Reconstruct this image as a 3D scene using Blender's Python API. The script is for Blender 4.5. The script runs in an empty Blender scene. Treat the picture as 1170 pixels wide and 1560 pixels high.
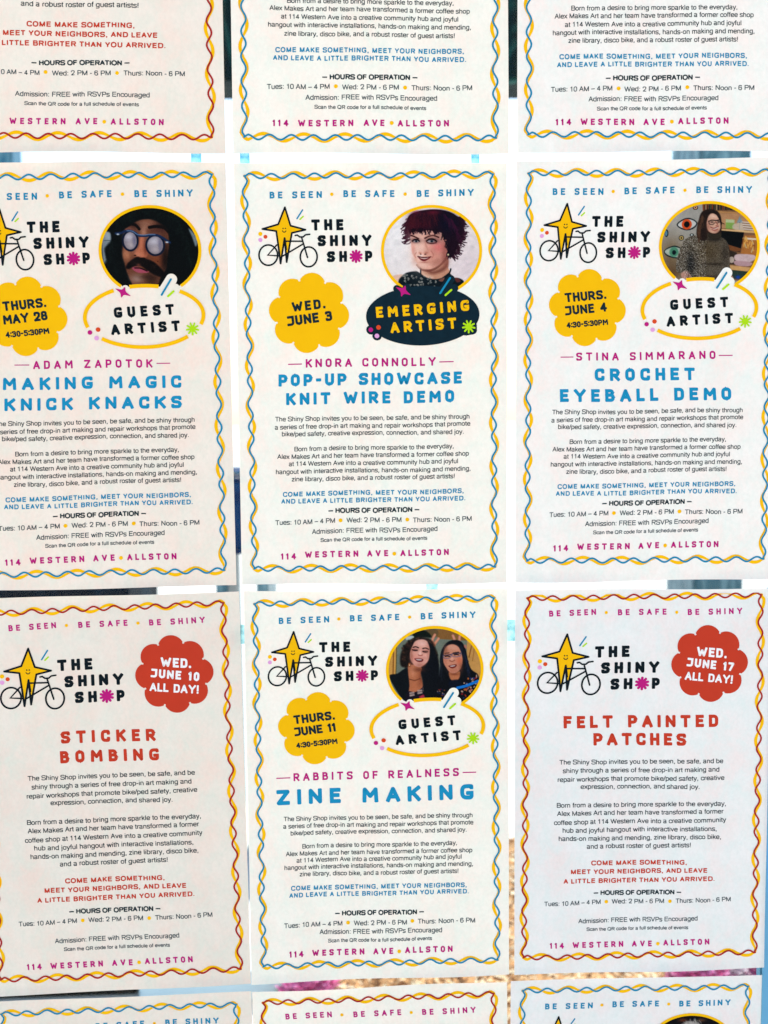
import bpy, math, random
import numpy as np
from mathutils import Matrix, Vector

sc = bpy.context.scene
C = sc.collection
random.seed(7)
rng = np.random.RandomState(11)
# ------------------------------------------------------------------ camera
PW, PH = 1170.0, 1560.0
F_PX, DIST = 1585.92, 1.09236
RX, RY, RZ = -0.0956979, -0.0413469, -0.0135650
ZC = 1.5


def rot(rx, ry, rz):
    cx, sx, cy, sy, cz, sz = math.cos(rx), math.sin(rx), math.cos(ry), math.sin(ry), math.cos(rz), math.sin(rz)
    return (np.array([[cz, -sz, 0], [sz, cz, 0], [0, 0, 1]]) @ np.array([[cy, 0, sy], [0, 1, 0], [-sy, 0, cy]])
            @ np.array([[1, 0, 0], [0, cx, -sx], [0, sx, cx]]))


RC = rot(RX, RY, RZ)
cam = bpy.data.cameras.new('camera')
cam.sensor_fit = 'VERTICAL'
cam.sensor_height = 36.0
cam.lens = F_PX / PH * 36.0
cam.clip_start = 0.02
cam.clip_end = 500
cam.dof.use_dof = True
cam.dof.focus_distance = DIST + 0.004
cam.dof.aperture_fstop = 5.6
camo = bpy.data.objects.new('camera', cam)
C.objects.link(camo)
M3 = np.array([[1, 0, 0], [0, 0, -1], [0, 1, 0]]) @ RC
m4 = Matrix.Identity(4)
for i in range(3):
    for j in range(3):
        m4[i][j] = float(M3[i][j])
m4.translation = Vector((0, -DIST, ZC))
camo.matrix_world = m4
sc.camera = camo

# ------------------------------------------------------------------ light
SUN_EL, SUN_AZ = 50.0, 7.0           # the sun stands behind the window, up and to the right
w = bpy.data.worlds.new('World')
sc.world = w
w.use_nodes = True
nt = w.node_tree
bg = nt.nodes['Background']
sky = nt.nodes.new('ShaderNodeTexSky')
sky.sky_type = 'NISHITA'
sky.sun_disc = False
sky.sun_elevation = math.radians(SUN_EL)
sky.sun_rotation = math.radians(SUN_AZ)
sky.air_density = 1.0
sky.dust_density = 1.0
nt.links.new(sky.outputs[0], bg.inputs[0])
bg.inputs[1].default_value = 0.15
sun = bpy.data.lights.new('sun', 'SUN')
sun.energy = 4.0
sun.angle = math.radians(0.53)
sun.color = (1.0, 0.94, 0.85)
suno = bpy.data.objects.new('sun', sun)
C.objects.link(suno)
az, el = math.radians(SUN_AZ), math.radians(SUN_EL)
sdir = Vector((math.sin(az) * math.cos(el), math.cos(az) * math.cos(el), math.sin(el)))
suno.rotation_euler = (-sdir).to_track_quat('-Z', 'Y').to_euler()
suno.location = (2, 4, 6)
sc.view_settings.view_transform = 'Standard'
sc.view_settings.look = 'None'
sc.view_settings.gamma = 1
sc.view_settings.exposure = 0.76
sc.cycles.max_bounces = 8
sc.cycles.transparent_max_bounces = 12


# ------------------------------------------------------------------ pixel <-> wall helpers
def wall(px, py, depth=0.0):
    """photo pixel -> (X, Y) on the wall plane (or a plane `depth` metres behind it)"""
    px = np.asarray(px, float)
    py = np.asarray(py, float)
    c = np.stack([(px - PW / 2) / F_PX, (PH / 2 - py) / F_PX, -np.ones_like(px)])
    d = np.tensordot(RC, c, 1)
    t = -(DIST + depth) / d[2]
    return d[0] * t, d[1] * t


def homog(src, dst):
    A, b = [], []
    for (x, y), (u, v) in zip(src, dst):
        A.append([x, y, 1, 0, 0, 0, -u * x, -u * y]); b.append(u)
        A.append([0, 0, 0, x, y, 1, -v * x, -v * y]); b.append(v)
    h = np.linalg.solve(np.array(A, float), np.array(b, float))
    return np.append(h, 1).reshape(3, 3)


def happ(H, P):
    P = np.asarray(P, float)
    q = np.column_stack([P, np.ones(len(P))]) @ H.T
    return q[:, :2] / q[:, 2:]


BW, BH = 0.255, 0.403
RECT = [(0, 0), (BW, 0), (BW, BH), (0, BH)]
# printed border corners (TL, TR, BR, BL) and sheet corners, in photograph pixels
POST = {
    '00': ([(-94, -443), (310.5, -437), (324, 211), (-65, 207.5)], [(-113, -462), (330, -456), (345, 235), (-82, 233.5)]),
    '01': ([(366, -433), (753, -430), (754.9, 212.3), (372.2, 211.2)], [(346, -452), (770, -449), (774, 236), (356, 236)]),
    '02': ([(805, -430), (1192, -428), (1180, 208), (803.5, 206.8)], [(787, -449), (1211, -446), (1196, 232.5), (787, 234)]),
    '10': ([(-63.9, 272.6), (324, 267.5), (343, 867.7), (-31, 876)], [(-81, 249), (345, 249), (361, 891), (-50, 899)]),
    '11': ([(372.8, 270.2), (750.6, 267), (753.5, 862.6), (387.5, 865.6)], [(356.5, 250), (771, 249.5), (771, 886), (369.5, 890)]),
    '12': ([(803.2, 265.9), (1171.5, 263), (1161.5, 850.4), (801.5, 853.9)], [(785.5, 248.5), (1190, 242), (1182, 881.5), (783.5, 886)]),
    '20': ([(-20.5, 933.5), (341.7, 917.4), (367.5, 1473), (3.2, 1488.7)], [(-39, 911.5), (365, 900), (383, 1494), (-18, 1515)]),
    '21': ([(387.9, 918.7), (752.3, 909.7), (757.7, 1458.7), (401.6, 1468.5)], [(371.5, 900), (771.5, 896), (774.5, 1480), (384, 1494.5)]),
    '22': ([(801.5, 910.3), (1157.4, 905.2), (1147.8, 1447.8), (795.6, 1454.7)], [(783.5, 897.5), (1171, 895), (1161.5, 1471), (782, 1481)]),
    '30': ([(3.4, 1540.7), (360.7, 1526.3), (378, 2040), (31.6, 2058)], [(-21, 1522.5), (383.6, 1506), (399, 2064), (12, 2085)]),
    '31': ([(400.5, 1524.1), (751.5, 1509.7), (756, 2019), (416, 2037)], [(384.6, 1507), (771, 1491), (775, 2044), (398, 2062)]),
    '32': ([(794.6, 1506), (1137.5, 1499), (1124, 2001), (790.5, 2015)], [(777, 1490.5), (1157.5, 1481), (1144, 2026), (771.5, 2042)]),
}
HI = {k: homog(v[0], RECT) for k, v in POST.items()}     # px -> uv (metres, v downwards)
HO = {k: homog(RECT, v[0]) for k, v in POST.items()}     # uv -> px


def Z(k, ox, oy, s):
    """author's frame: enlarged view of poster k; returns a function to sheet coordinates"""
    def f(P):
        P = np.asarray(P, float).reshape(-1, 2)
        return happ(HI[k], P / s + np.array([ox, oy]))
    return f


# ------------------------------------------------------------------ materials
K = 1.0


def lin(c):
    c = np.asarray(c, float) / 255.0
    return np.where(c <= 0.04045, c / 12.92, ((c + 0.055) / 1.055) ** 2.4)


def mat(name, rgb, rough=0.75, var=0.06, scale=90.0, spec=0.1):
    m = bpy.data.materials.new(name)
    m.use_nodes = True
    t = m.node_tree
    b = t.nodes['Principled BSDF']
    b.inputs['Roughness'].default_value = rough
    b.inputs['Specular IOR Level'].default_value = spec
    tc = t.nodes.new('ShaderNodeTexCoord')
    n = t.nodes.new('ShaderNodeTexNoise')
    n.inputs['Scale'].default_value = scale
    n.inputs['Detail'].default_value = 5
    mx = t.nodes.new('ShaderNodeMix')
    mx.data_type = 'RGBA'
    c = lin(rgb)
    mx.inputs[6].default_value = (*np.clip(c * (1 - var), 0, 1), 1)
    mx.inputs[7].default_value = (*np.clip(c * (1 + var), 0, 1), 1)
    t.links.new(tc.outputs['Object'], n.inputs['Vector'])
    t.links.new(n.outputs['Fac'], mx.inputs[0])
    t.links.new(mx.outputs[2], b.inputs['Base Color'])
    return m


M = {
    'dark': mat('dark_ink', (18, 40, 46)),
    'black': mat('black_ink', (6, 20, 26), var=0.2),
    'navy': mat('navy_ink', (8, 34, 44), var=0.35, scale=160),
    'yellow': mat('yellow_ink', (255, 186, 0), var=0.05, scale=60),
    'blue': mat('blue_ink', (22, 132, 166), var=0.07),
    'title': mat('title_blue_ink', (24, 140, 178), var=0.10, scale=50),
    'red': mat('red_ink', (200, 58, 34), var=0.08, scale=50),
    'crim': mat('crimson_line_ink', (172, 38, 34)),
    'mag': mat('magenta_ink', (192, 26, 116), var=0.08),
    'pink': mat('pink_ink', (232, 160, 205)),
    'orange': mat('orange_ink', (222, 72, 32)),
    'lime': mat('lime_ink', (178, 218, 20)),
    'white': mat('white_ink', (250, 240, 232), var=0.02),
    'grey': mat('grey_text_ink', (38, 58, 64)),
}


def paper_mat(name, tint):
    m = bpy.data.materials.new(name)
    m.use_nodes = True
    t = m.node_tree
    L = t.links.new
    b = t.nodes['Principled BSDF']
    out = t.nodes['Material Output']
    b.inputs['Roughness'].default_value = 0.7
    b.inputs['Specular IOR Level'].default_value = 0.12
    tc = t.nodes.new('ShaderNodeTexCoord')
    mp = t.nodes.new('ShaderNodeMapping')
    mp.inputs['Scale'].default_value = (1.25, 1, 1)
    L(tc.outputs['Object'], mp.inputs['Vector'])

    def noise(scale, detail, rough=0.6, dist=0.0):
        n = t.nodes.new('ShaderNodeTexNoise')
        n.inputs['Scale'].default_value = scale
        n.inputs['Detail'].default_value = detail
        n.inputs['Roughness'].default_value = rough
        n.inputs['Distortion'].default_value = dist
        L(mp.outputs[0], n.inputs['Vector'])
        return n

    def mixc(fac, a, bb):
        x = t.nodes.new('ShaderNodeMix')
        x.data_type = 'RGBA'
        if isinstance(fac, float):
            x.inputs[0].default_value = fac
        else:
            L(fac, x.inputs[0])
        for k, v in ((6, a), (7, bb)):
            if isinstance(v, tuple):
                x.inputs[k].default_value = (*v, 1)
            else:
                L(v, x.inputs[k])
        return x.outputs[2]

    def ramp(src, a, bb):
        r = t.nodes.new('ShaderNodeMapRange')
        r.inputs[1].default_value = a
        r.inputs[2].default_value = bb
        L(src, r.inputs[0])
        return r.outputs[0]
    base = tuple(lin(tint))
    pinkish = tuple(lin((tint[0] + 2, tint[1] - 9, tint[2] - 10)))
    greenish = tuple(lin((tint[0] - 11, tint[1] - 2, tint[2] - 3)))
    n1 = noise(17, 6, 0.62, 0.3)
    n2 = noise(42, 6, 0.68, 0.4)
    n3 = noise(260, 3)
    c1 = mixc(ramp(n1.outputs['Fac'], 0.40, 0.66), base, pinkish)
    c2 = mixc(ramp(n2.outputs['Fac'], 0.42, 0.70), c1, greenish)
    speck = ramp(n3.outputs['Fac'], 0.35, 0.7)
    dark = t.nodes.new('ShaderNodeMix')
    dark.data_type = 'RGBA'
    dark.blend_type = 'MULTIPLY'
    L(speck, dark.inputs[0])
    L(c2, dark.inputs[6])
    dark.inputs[7].default_value = (0.955, 0.95, 0.945, 1)
    col = dark.outputs[2]
    L(col, b.inputs['Base Color'])
    tr = t.nodes.new('ShaderNodeBsdfTranslucent')
    L(col, tr.inputs['Color'])
    mix = t.nodes.new('ShaderNodeMixShader')
    mix.inputs[0].default_value = 0.08
    L(b.outputs[0], mix.inputs[1])
    L(tr.outputs[0], mix.inputs[2])
    L(mix.outputs[0], out.inputs[0])
    bp = t.nodes.new('ShaderNodeBump')
    bp.inputs['Strength'].default_value = 0.25
    bp.inputs['Distance'].default_value = 0.0006
    L(n2.outputs['Fac'], bp.inputs['Height'])
    L(bp.outputs[0], b.inputs['Normal'])
    return m


PAPER = {'warm': paper_mat('parchment_lit_rosy', (242, 224, 206)),  # same parchment throughout; tints paint in warm, bright and dim light across the grid
         'beige': paper_mat('parchment_lit_warm_dim', (236, 220, 203)),
         'pale': paper_mat('parchment_lit_bright', (248, 236, 219)),
         'cool': paper_mat('parchment_lit_white', (245, 234, 222)),
         'grey': paper_mat('parchment_lit_cool_dim', (236, 228, 220))}

# portrait print: colours stored per vertex
pm = bpy.data.materials.new('printed_picture')
pm.use_nodes = True
_t = pm.node_tree
_a = _t.nodes.new('ShaderNodeVertexColor')
_a.layer_name = 'print'
_b = _t.nodes['Principled BSDF']
_b.inputs['Roughness'].default_value = 0.75
_b.inputs['Specular IOR Level'].default_value = 0.08
_t.links.new(_a.outputs[0], _b.inputs['Base Color'])
M['print'] = pm


# ------------------------------------------------------------------ flat print geometry
class Acc:
    def __init__(s):
        s.v = []; s.f = []; s.m = []; s.n = 0; s.mats = []

    def mi(s, name):
        if name not in s.mats:
            s.mats.append(name)
        return s.mats.index(name)

    def add(s, uv, faces, lev, mname):
        uv = np.asarray(uv, float)
        s.v.append(np.column_stack([uv, np.zeros(len(uv)) + lev]))
        i = s.mi(mname)
        for f in faces:
            s.f.append([a + s.n for a in f]); s.m.append(i)
        s.n += len(uv)


def strip(P, wd, closed=False, cap='soft'):
    """a stroke of width wd along P -> verts, faces in the frame of P"""
    P = np.asarray(P, float)
    n = len(P)
    wd = np.full(n, wd, float) if np.isscalar(wd) else np.asarray(wd, float)
    if closed:
        d0 = P - np.roll(P, 1, 0); d1 = np.roll(P, -1, 0) - P
    else:
        d = np.diff(P, axis=0)
        d0 = np.vstack([d[:1], d]); d1 = np.vstack([d, d[-1:]])
    d0 = d0 / (np.linalg.norm(d0, axis=1, keepdims=True) + 1e-12)
    d1 = d1 / (np.linalg.norm(d1, axis=1, keepdims=True) + 1e-12)
    t = d0 + d1
    ln = np.linalg.norm(t, axis=1, keepdims=True)
    t = np.where(ln < 1e-6, d1, t / (ln + 1e-12))
    nrm = np.column_stack([-t[:, 1], t[:, 0]])
    cosv = np.abs((nrm * np.column_stack([-d1[:, 1], d1[:, 0]])).sum(1))
    s = np.minimum(1 / np.maximum(cosv, 0.2), 1.45)
    off = nrm * (wd / 2 * s)[:, None]
    V = list(P + off) + list(P - off)
    F = []
    for i in range(n if closed else n - 1):
        j = (i + 1) % n
        F.append([i, n + i, n + j, j])
    if not closed and cap:
        for e, dr in ((0, -d1[0]), (n - 1, d0[-1])):
            h = wd[e] / 2
            nn = np.array([-dr[1], dr[0]])
            b = len(V)
            if cap == 'round':
                pts = [P[e] + nn * h * math.cos(a) + dr * h * math.sin(a) for a in np.linspace(0, math.pi, 8)]
            else:
                pts = [P[e] + nn * h, P[e] + nn * h + dr * h * .62, P[e] + nn * h * .62 + dr * h,
                       P[e] - nn * h * .62 + dr * h, P[e] - nn * h + dr * h * .62, P[e] - nn * h]
            V += pts
            F.append(list(range(b, b + len(pts))))
    return np.array(V), F


def rr(P, r, closed=False, skip=()):
    """polyline with rounded corners"""
    P = [np.array(p, float) for p in P]
    n = len(P)
    out = []
    for i in range(n):
        if (not closed and i in (0, n - 1)) or i in skip:
            out.append(P[i]); continue
        a, b, c = P[i - 1], P[i], P[(i + 1) % n]
        la, lc = np.linalg.norm(a - b), np.linalg.norm(c - b)
        q = min(r, la * .5, lc * .5)
        p0, p1 = b + (a - b) / la * q, b + (c - b) / lc * q
        for t in np.linspace(0, 1, 6):
            out.append((1 - t) ** 2 * p0 + 2 * t * (1 - t) * b + t * t * p1)
    return np.array(out)


def pieces(P, closed, ext=0.0):
    """break a polyline where it turns sharply, so each run keeps its full width"""
    P = np.asarray(P, float)
    n = len(P)
    if closed:
        return [(P, True)]
    d = np.diff(P, axis=0)
    d = d / (np.linalg.norm(d, axis=1, keepdims=True) + 1e-9)
    cut = [0] + [i + 1 for i in range(n - 2) if (d[i] * d[i + 1]).sum() < -.1] + [n - 1]
    out = []
    for a, b in zip(cut[:-1], cut[1:]):
        Q = P[a:b + 1].copy()
        if a > 0:
            Q[0] -= d[a] * ext
        if b < n - 1:
            Q[-1] += d[b - 1] * ext
        out.append((Q, False))
    return out


# hand drawn display capitals: width, list of (points, radius, closed, kept corners)
G = {
    'A': (.74, [([(0, 0), (.5, 1), (1, 0)], .06, 0), ([(.2, .3), (.8, .3)], 0, 0)]),
    'B': (.64, [([(0, 0), (0, 1), (.88, 1), (.88, .54), (0, .54)], .3, 0, (1,)), ([(0, .54), (1, .54), (1, 0), (0, 0)], .3, 0)]),
    'C': (.66, [([(1, .8), (1, 1), (0, 1), (0, 0), (1, 0), (1, .2)], .42, 0)]),
    'D': (.66, [([(0, 0), (0, 1), (1, 1), (1, 0)], .48, 1, (0, 1))]),
    'E': (.58, [([(1, 1), (0, 1), (0, 0), (1, 0)], 0, 0), ([(0, .52), (.85, .52)], 0, 0)]),
    'F': (.58, [([(1, 1), (0, 1), (0, 0)], 0, 0), ([(0, .5), (.85, .5)], 0, 0)]),
    'G': (.70, [([(1, .9), (1, 1), (0, 1), (0, 0), (1, 0), (1, .4), (.62, .4)], .42, 0, (5,))]),
    'H': (.66, [([(0, 0), (0, 1)], 0, 0), ([(1, 0), (1, 1)], 0, 0), ([(0, .5), (1, .5)], 0, 0)]),
    'I': (.24, [([(.5, 0), (.5, 1)], 0, 0)]),
    'J': (.66, [([(.1, 1), (1, 1), (1, 0), (0, 0)], .5, 0, (1,))]),
    'K': (.68, [([(0, 0), (0, 1)], 0, 0), ([(1, 1), (.1, .45)], 0, 0), ([(.35, .6), (1, 0)], 0, 0)]),
    'L': (.55, [([(0, 1), (0, 0), (1, 0)], 0, 0)]),
    'M': (.84, [([(0, 0), (.04, 1), (.5, .38), (.96, 1), (1, 0)], .05, 0)]),
    'N': (.70, [([(0, 0), (0, 1), (1, 0), (1, 1)], .03, 0)]),
    'O': (.66, [([(0, 0), (0, 1), (1, 1), (1, 0)], .42, 1)]),
    'P': (.64, [([(0, 0), (0, 1), (1, 1), (1, .4), (0, .4)], .34, 0, (1,))]),
    'Q': (.70, [([(0, 0), (0, 1), (1, 1), (1, 0)], .42, 1), ([(.6, .3), (1, -.05)], 0, 0)]),
    'R': (.68, [([(0, 0), (0, 1), (.95, 1), (.95, .44), (0, .44)], .34, 0, (1,)), ([(.42, .44), (1, 0)], 0, 0)]),
    'S': (.66, [([(1, .88), (1, 1), (0, 1), (0, .56), (1, .46), (1, 0), (0, 0), (0, .12)], .34, 0)]),
    'T': (.70, [([(0, 1), (1, 1)], 0, 0), ([(.5, 1), (.5, 0)], 0, 0)]),
    'U': (.66, [([(0, 1), (0, 0), (1, 0), (1, 1)], .46, 0)]),
    'V': (.74, [([(0, 1), (.5, 0), (1, 1)], .05, 0)]),
    'W': (1.0, [([(0, 1), (.25, 0), (.5, .72), (.75, 0), (1, 1)], .04, 0)]),
    'X': (.74, [([(0, 0), (1, 1)], 0, 0), ([(0, 1), (1, 0)], 0, 0)]),
    'Y': (.78, [([(0, 1), (.5, .45), (1, 1)], .03, 0), ([(.5, .45), (.5, 0)], 0, 0)]),
    'Z': (.70, [([(0, 1), (1, 1), (0, 0), (1, 0)], .03, 0)]),
    '0': (.58, [([(0, 0), (0, 1), (1, 1), (1, 0)], .42, 1)]),
    '1': (.40, [([(0, .84), (.75, 1), (.75, 0)], .02, 0)]),
    '2': (.62, [([(0, .75), (0, 1), (1, 1), (1, .55), (0, 0), (1, 0)], .35, 0, (4,))]),
    '3': (.62, [([(0, .9), (0, 1), (1, 1), (.95, .55), (.35, .55)], .32, 0), ([(.5, .55), (1, .55), (1, 0), (0, 0), (0, .1)], .32, 0)]),
    '4': (.68, [([(.72, 0), (.72, 1), (0, .3), (1, .3)], .02, 0)]),
    '5': (.62, [([(.95, 1), (.1, 1), (.05, .58), (1, .62), (1, 0), (0, 0), (0, .1)], .34, 0, (1, 2))]),
    '6': (.62, [([(.9, 1), (0, .7), (0, 0), (1, 0), (1, .55), (0, .55)], .3, 0)]),
    '7': (.62, [([(0, 1), (1, 1), (.3, 0)], .02, 0)]),
    '8': (.62, [([(.06, .53), (.06, 1), (.94, 1), (.94, .53)], .28, 1), ([(0, 0), (0, .53), (1, .53), (1, 0)], .28, 1)]),
    '-': (.44, [([(0, .48), (1, .48)], 0, 0)]),
    '.': (.22, [([(.5, 0), (.5, .02)], 0, 0)]),
    ':': (.22, [([(.5, .12), (.5, .14)], 0, 0), ([(.5, .75), (.5, .77)], 0, 0)]),
    '!': (.24, [([(.5, .34), (.5, 1)], 0, 0), ([(.5, 0), (.5, .02)], 0, 0)]),
    ' ': (.42, []),
}


def caps(acc, z, text, x0, y0, x1, y1, cap, mname, wt=.2, lev=1.0, wide=1.1):
    """hand drawn capitals from baseline point (x0,y0) to (x1,y1), in author's units"""
    t = wt
    d = np.array([x1 - x0, y1 - y0], float)
    L = np.linalg.norm(d)
    ex = d / L
    ey = np.array([ex[1], -ex[0]])
    if ey[1] > 0:
        ey = -ey
    W = [G[ch][0] * (wide if G[ch][0] > .45 else 1) for ch in text]
    tot = sum(W)
    fit = 1.0
    sp = (L / cap - tot) / max(1, len(text) - 1)
    if sp < .06:
        fit = (L / cap - .06 * (len(text) - 1)) / tot
        sp = .06
    x = 0.0
    for ch, wch in zip(text, W):
        wch *= fit
        k = 0
        for st in G[ch][1]:
            pts = np.array(st[0], float)
            px = t / 2 + pts[:, 0] * (wch - t) if wch > t else np.full(len(pts), wch / 2)
            py = t / 2 + pts[:, 1] * (1 - t)
            P = np.column_stack([px, py])
            if st[1]:
                P = rr(P, st[1] * min(wch, 1) * .9, bool(st[2]), st[3] if len(st) > 3 else ())
            jit = rng.normal(0, .006, (1, 2))
            for Pq, cq in pieces(P, bool(st[2])):
                V, F = strip(Pq, t, cq)
                V = V + np.array([x, 0]) + jit
                A = np.array([x0, y0]) + cap * (V[:, :1] * ex + V[:, 1:] * ey)
                acc.add(z(A), F, lev + k * .12, mname)
                k += 1
        x += wch + sp


# plain grotesque text face, drawn as strokes; units: 1000 per em, capital height 718
_b = [(100, 490), (478, 490), (478, 33), (100, 33)]
TF = {
    'a': (556, [([(88, 425), (92, 500), (425, 500), (425, 60), (440, 36), (505, 36)], 110), ([(425, 262), (76, 262), (76, 28), (425, 28), (425, 190)], 105)]),
    'b': (556, [([(100, 718), (100, 0)], 0), (_b, 200, 1, (0, 3))]),
    'c': (500, [([(440, 350), (440, 490), (75, 490), (75, 33), (440, 33), (440, 170)], 190)]),
    'd': (556, [([(456, 718), (456, 0)], 0), ([(456, 490), (78, 490), (78, 33), (456, 33)], 200, 1, (0, 3))]),
    'e': (556, [([(80, 262), (475, 262), (475, 490), (78, 490), (78, 33), (450, 33), (466, 125)], 190, 0, (1,))]),
    'f': (278, [([(262, 680), (135, 690), (135, 0)], 80), ([(14, 488), (258, 488)], 0)]),
    'g': (556, [([(456, 523), (456, -175), (85, -175), (85, -95)], 140), ([(456, 490), (78, 490), (78, 33), (456, 33)], 200, 1, (0, 3))]),
    'h': (556, [([(107, 718), (107, 0)], 0), ([(107, 370), (120, 490), (448, 490), (448, 0)], 150)]),
    'i': (222, [([(111, 523), (111, 0)], 0), ([(111, 718), (111, 630)], 0)]),
    'j': (222, [([(111, 523), (111, -175), (15, -175)], 70), ([(111, 718), (111, 630)], 0)]),
    'k': (500, [([(109, 718), (109, 0)], 0), ([(430, 523), (115, 205)], 0), ([(225, 315), (450, 0)], 0)]),
    'l': (222, [([(111, 718), (111, 0)], 0)]),
    'm': (833, [([(105, 523), (105, 0)], 0), ([(105, 370), (118, 490), (416, 490), (416, 0)], 120), ([(416, 370), (430, 490), (727, 490), (727, 0)], 120)]),
    'n': (556, [([(107, 523), (107, 0)], 0), ([(107, 370), (120, 490), (448, 490), (448, 0)], 150)]),
    'o': (556, [([(77, 490), (479, 490), (479, 33), (77, 33)], 200, 1)]),
    'p': (556, [([(100, 523), (100, -207)], 0), (_b, 200, 1, (0, 3))]),
    'q': (556, [([(456, 523), (456, -207)], 0), ([(456, 490), (78, 490), (78, 33), (456, 33)], 200, 1, (0, 3))]),
    'r': (333, [([(107, 523), (107, 0)], 0), ([(107, 350), (125, 482), (325, 482)], 120)]),
    's': (500, [([(420, 410), (420, 498), (76, 498), (76, 285), (425, 240), (425, 28), (68, 28), (68, 120)], 115)]),
    't': (278, [([(135, 665), (135, 36), (262, 36)], 70), ([(14, 488), (257, 488)], 0)]),
    'u': (556, [([(107, 523), (107, 33), (430, 33), (448, 150)], 150), ([(448, 523), (448, 0)], 0)]),
    'v': (500, [([(42, 523), (250, 30), (458, 523)], 0)]),
    'w': (722, [([(48, 523), (210, 30), (361, 480), (512, 30), (674, 523)], 0)]),
    'x': (500, [([(45, 523), (455, 0)], 0), ([(455, 523), (45, 0)], 0)]),
    'y': (500, [([(42, 523), (258, 10)], 0), ([(458, 523), (235, -80), (180, -178), (60, -172)], 80)]),
    'z': (500, [([(50, 486), (430, 486), (60, 36), (455, 36)], 0)]),
    'A': (667, [([(48, 0), (334, 690), (620, 0)], 0), ([(150, 250), (518, 250)], 0)]),
    'B': (667, [([(118, 675), (580, 675), (580, 385), (118, 385)], 140, 1, (0, 3)), ([(118, 385), (612, 385), (612, 42), (118, 42)], 160, 1, (0, 3))]),
    'C': (722, [([(640, 500), (640, 688), (90, 688), (90, 30), (650, 30), (650, 225)], 290)]),
    'D': (722, [([(124, 675), (672, 675), (672, 42), (124, 42)], 290, 1, (0, 3))]),
    'E': (667, [([(620, 675), (128, 675), (128, 42), (625, 42)], 0), ([(128, 382), (590, 382)], 0)]),
    'F': (611, [([(585, 675), (128, 675), (128, 0)], 0), ([(128, 370), (540, 370)], 0)]),
    'G': (778, [([(660, 520), (660, 688), (90, 688), (90, 30), (670, 30), (670, 335), (410, 335)], 290, 0, (5,)), ([(670, 335), (670, 0)], 0)]),
    'H': (722, [([(121, 718), (121, 0)], 0), ([(601, 718), (601, 0)], 0), ([(121, 385), (601, 385)], 0)]),
    'I': (278, [([(139, 718), (139, 0)], 0)]),
    'J': (500, [([(385, 718), (385, 30), (60, 30), (60, 220)], 150)]),
    'K': (667, [([(120, 718), (120, 0)], 0), ([(610, 718), (120, 235)], 0), ([(290, 400), (620, 0)], 0)]),
    'L': (556, [([(118, 718), (118, 42), (540, 42)], 0)]),
    'M': (833, [([(117, 0), (117, 680), (416, 30), (716, 680), (716, 0)], 0)]),
    'N': (722, [([(120, 0), (120, 690), (602, 30), (602, 718)], 0)]),
    'O': (778, [([(84, 688), (694, 688), (694, 30), (84, 30)], 310, 1)]),
    'P': (667, [([(128, 0), (128, 675), (596, 675), (596, 325), (128, 325)], 160, 0, (1,))]),
    'Q': (778, [([(84, 688), (694, 688), (694, 30), (84, 30)], 310, 1), ([(450, 190), (690, -20)], 0)]),
    'R': (722, [([(132, 0), (132, 675), (635, 675), (635, 362), (132, 362)], 150, 0, (1,)), ([(400, 362), (650, 0)], 0)]),
    'S': (667, [([(582, 530), (582, 688), (90, 688), (90, 400), (600, 350), (600, 30), (85, 30), (85, 225)], 160)]),
    'T': (611, [([(14, 675), (597, 675)], 0), ([(305, 675), (305, 0)], 0)]),
    'U': (722, [([(121, 718), (121, 30), (602, 30), (602, 718)], 230)]),
    'V': (667, [([(48, 718), (334, 30), (620, 718)], 0)]),
    'W': (944, [([(48, 718), (265, 30), (472, 680), (680, 30), (896, 718)], 0)]),
    'X': (667, [([(50, 718), (617, 0)], 0), ([(617, 718), (50, 0)], 0)]),
    'Y': (667, [([(45, 718), (334, 290), (622, 718)], 0), ([(334, 300), (334, 0)], 0)]),
    'Z': (611, [([(50, 675), (545, 675), (50, 42), (560, 42)], 0)]),
    '0': (556, [([(77, 672), (479, 672), (479, 30), (77, 30)], 200, 1)]),
    '1': (556, [([(110, 550), (270, 570), (310, 705), (310, 0)], 60)]),
    '2': (556, [([(70, 470), (70, 672), (470, 672), (470, 400), (80, 42), (510, 42)], 170, 0, (4,))]),
    '4': (556, [([(368, 0), (368, 660), (60, 190), (525, 190)], 0)]),
    '6': (556, [([(465, 540), (440, 672), (78, 672), (78, 30), (482, 30), (482, 420), (80, 400)], 180)]),
    '.': (278, [([(139, 0), (139, 105)], 0)]),
    ',': (278, [([(139, 105), (139, 0), (105, -120)], 0)]),
    ':': (278, [([(139, 0), (139, 105)], 0), ([(139, 410), (139, 515)], 0)]),
    '!': (278, [([(139, 718), (139, 200)], 0), ([(139, 0), (139, 105)], 0)]),
    '-': (333, [([(40, 272), (293, 272)], 0)]),
    '/': (278, [([(0, -20), (278, 730)], 0)]),
    '\u2013': (556, [([(20, 272), (536, 272)], 0)]),
    '\u2014': (760, [([(20, 330), (740, 330)], 0)]),
    ' ': (278, []),
}
_tc = {}


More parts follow.
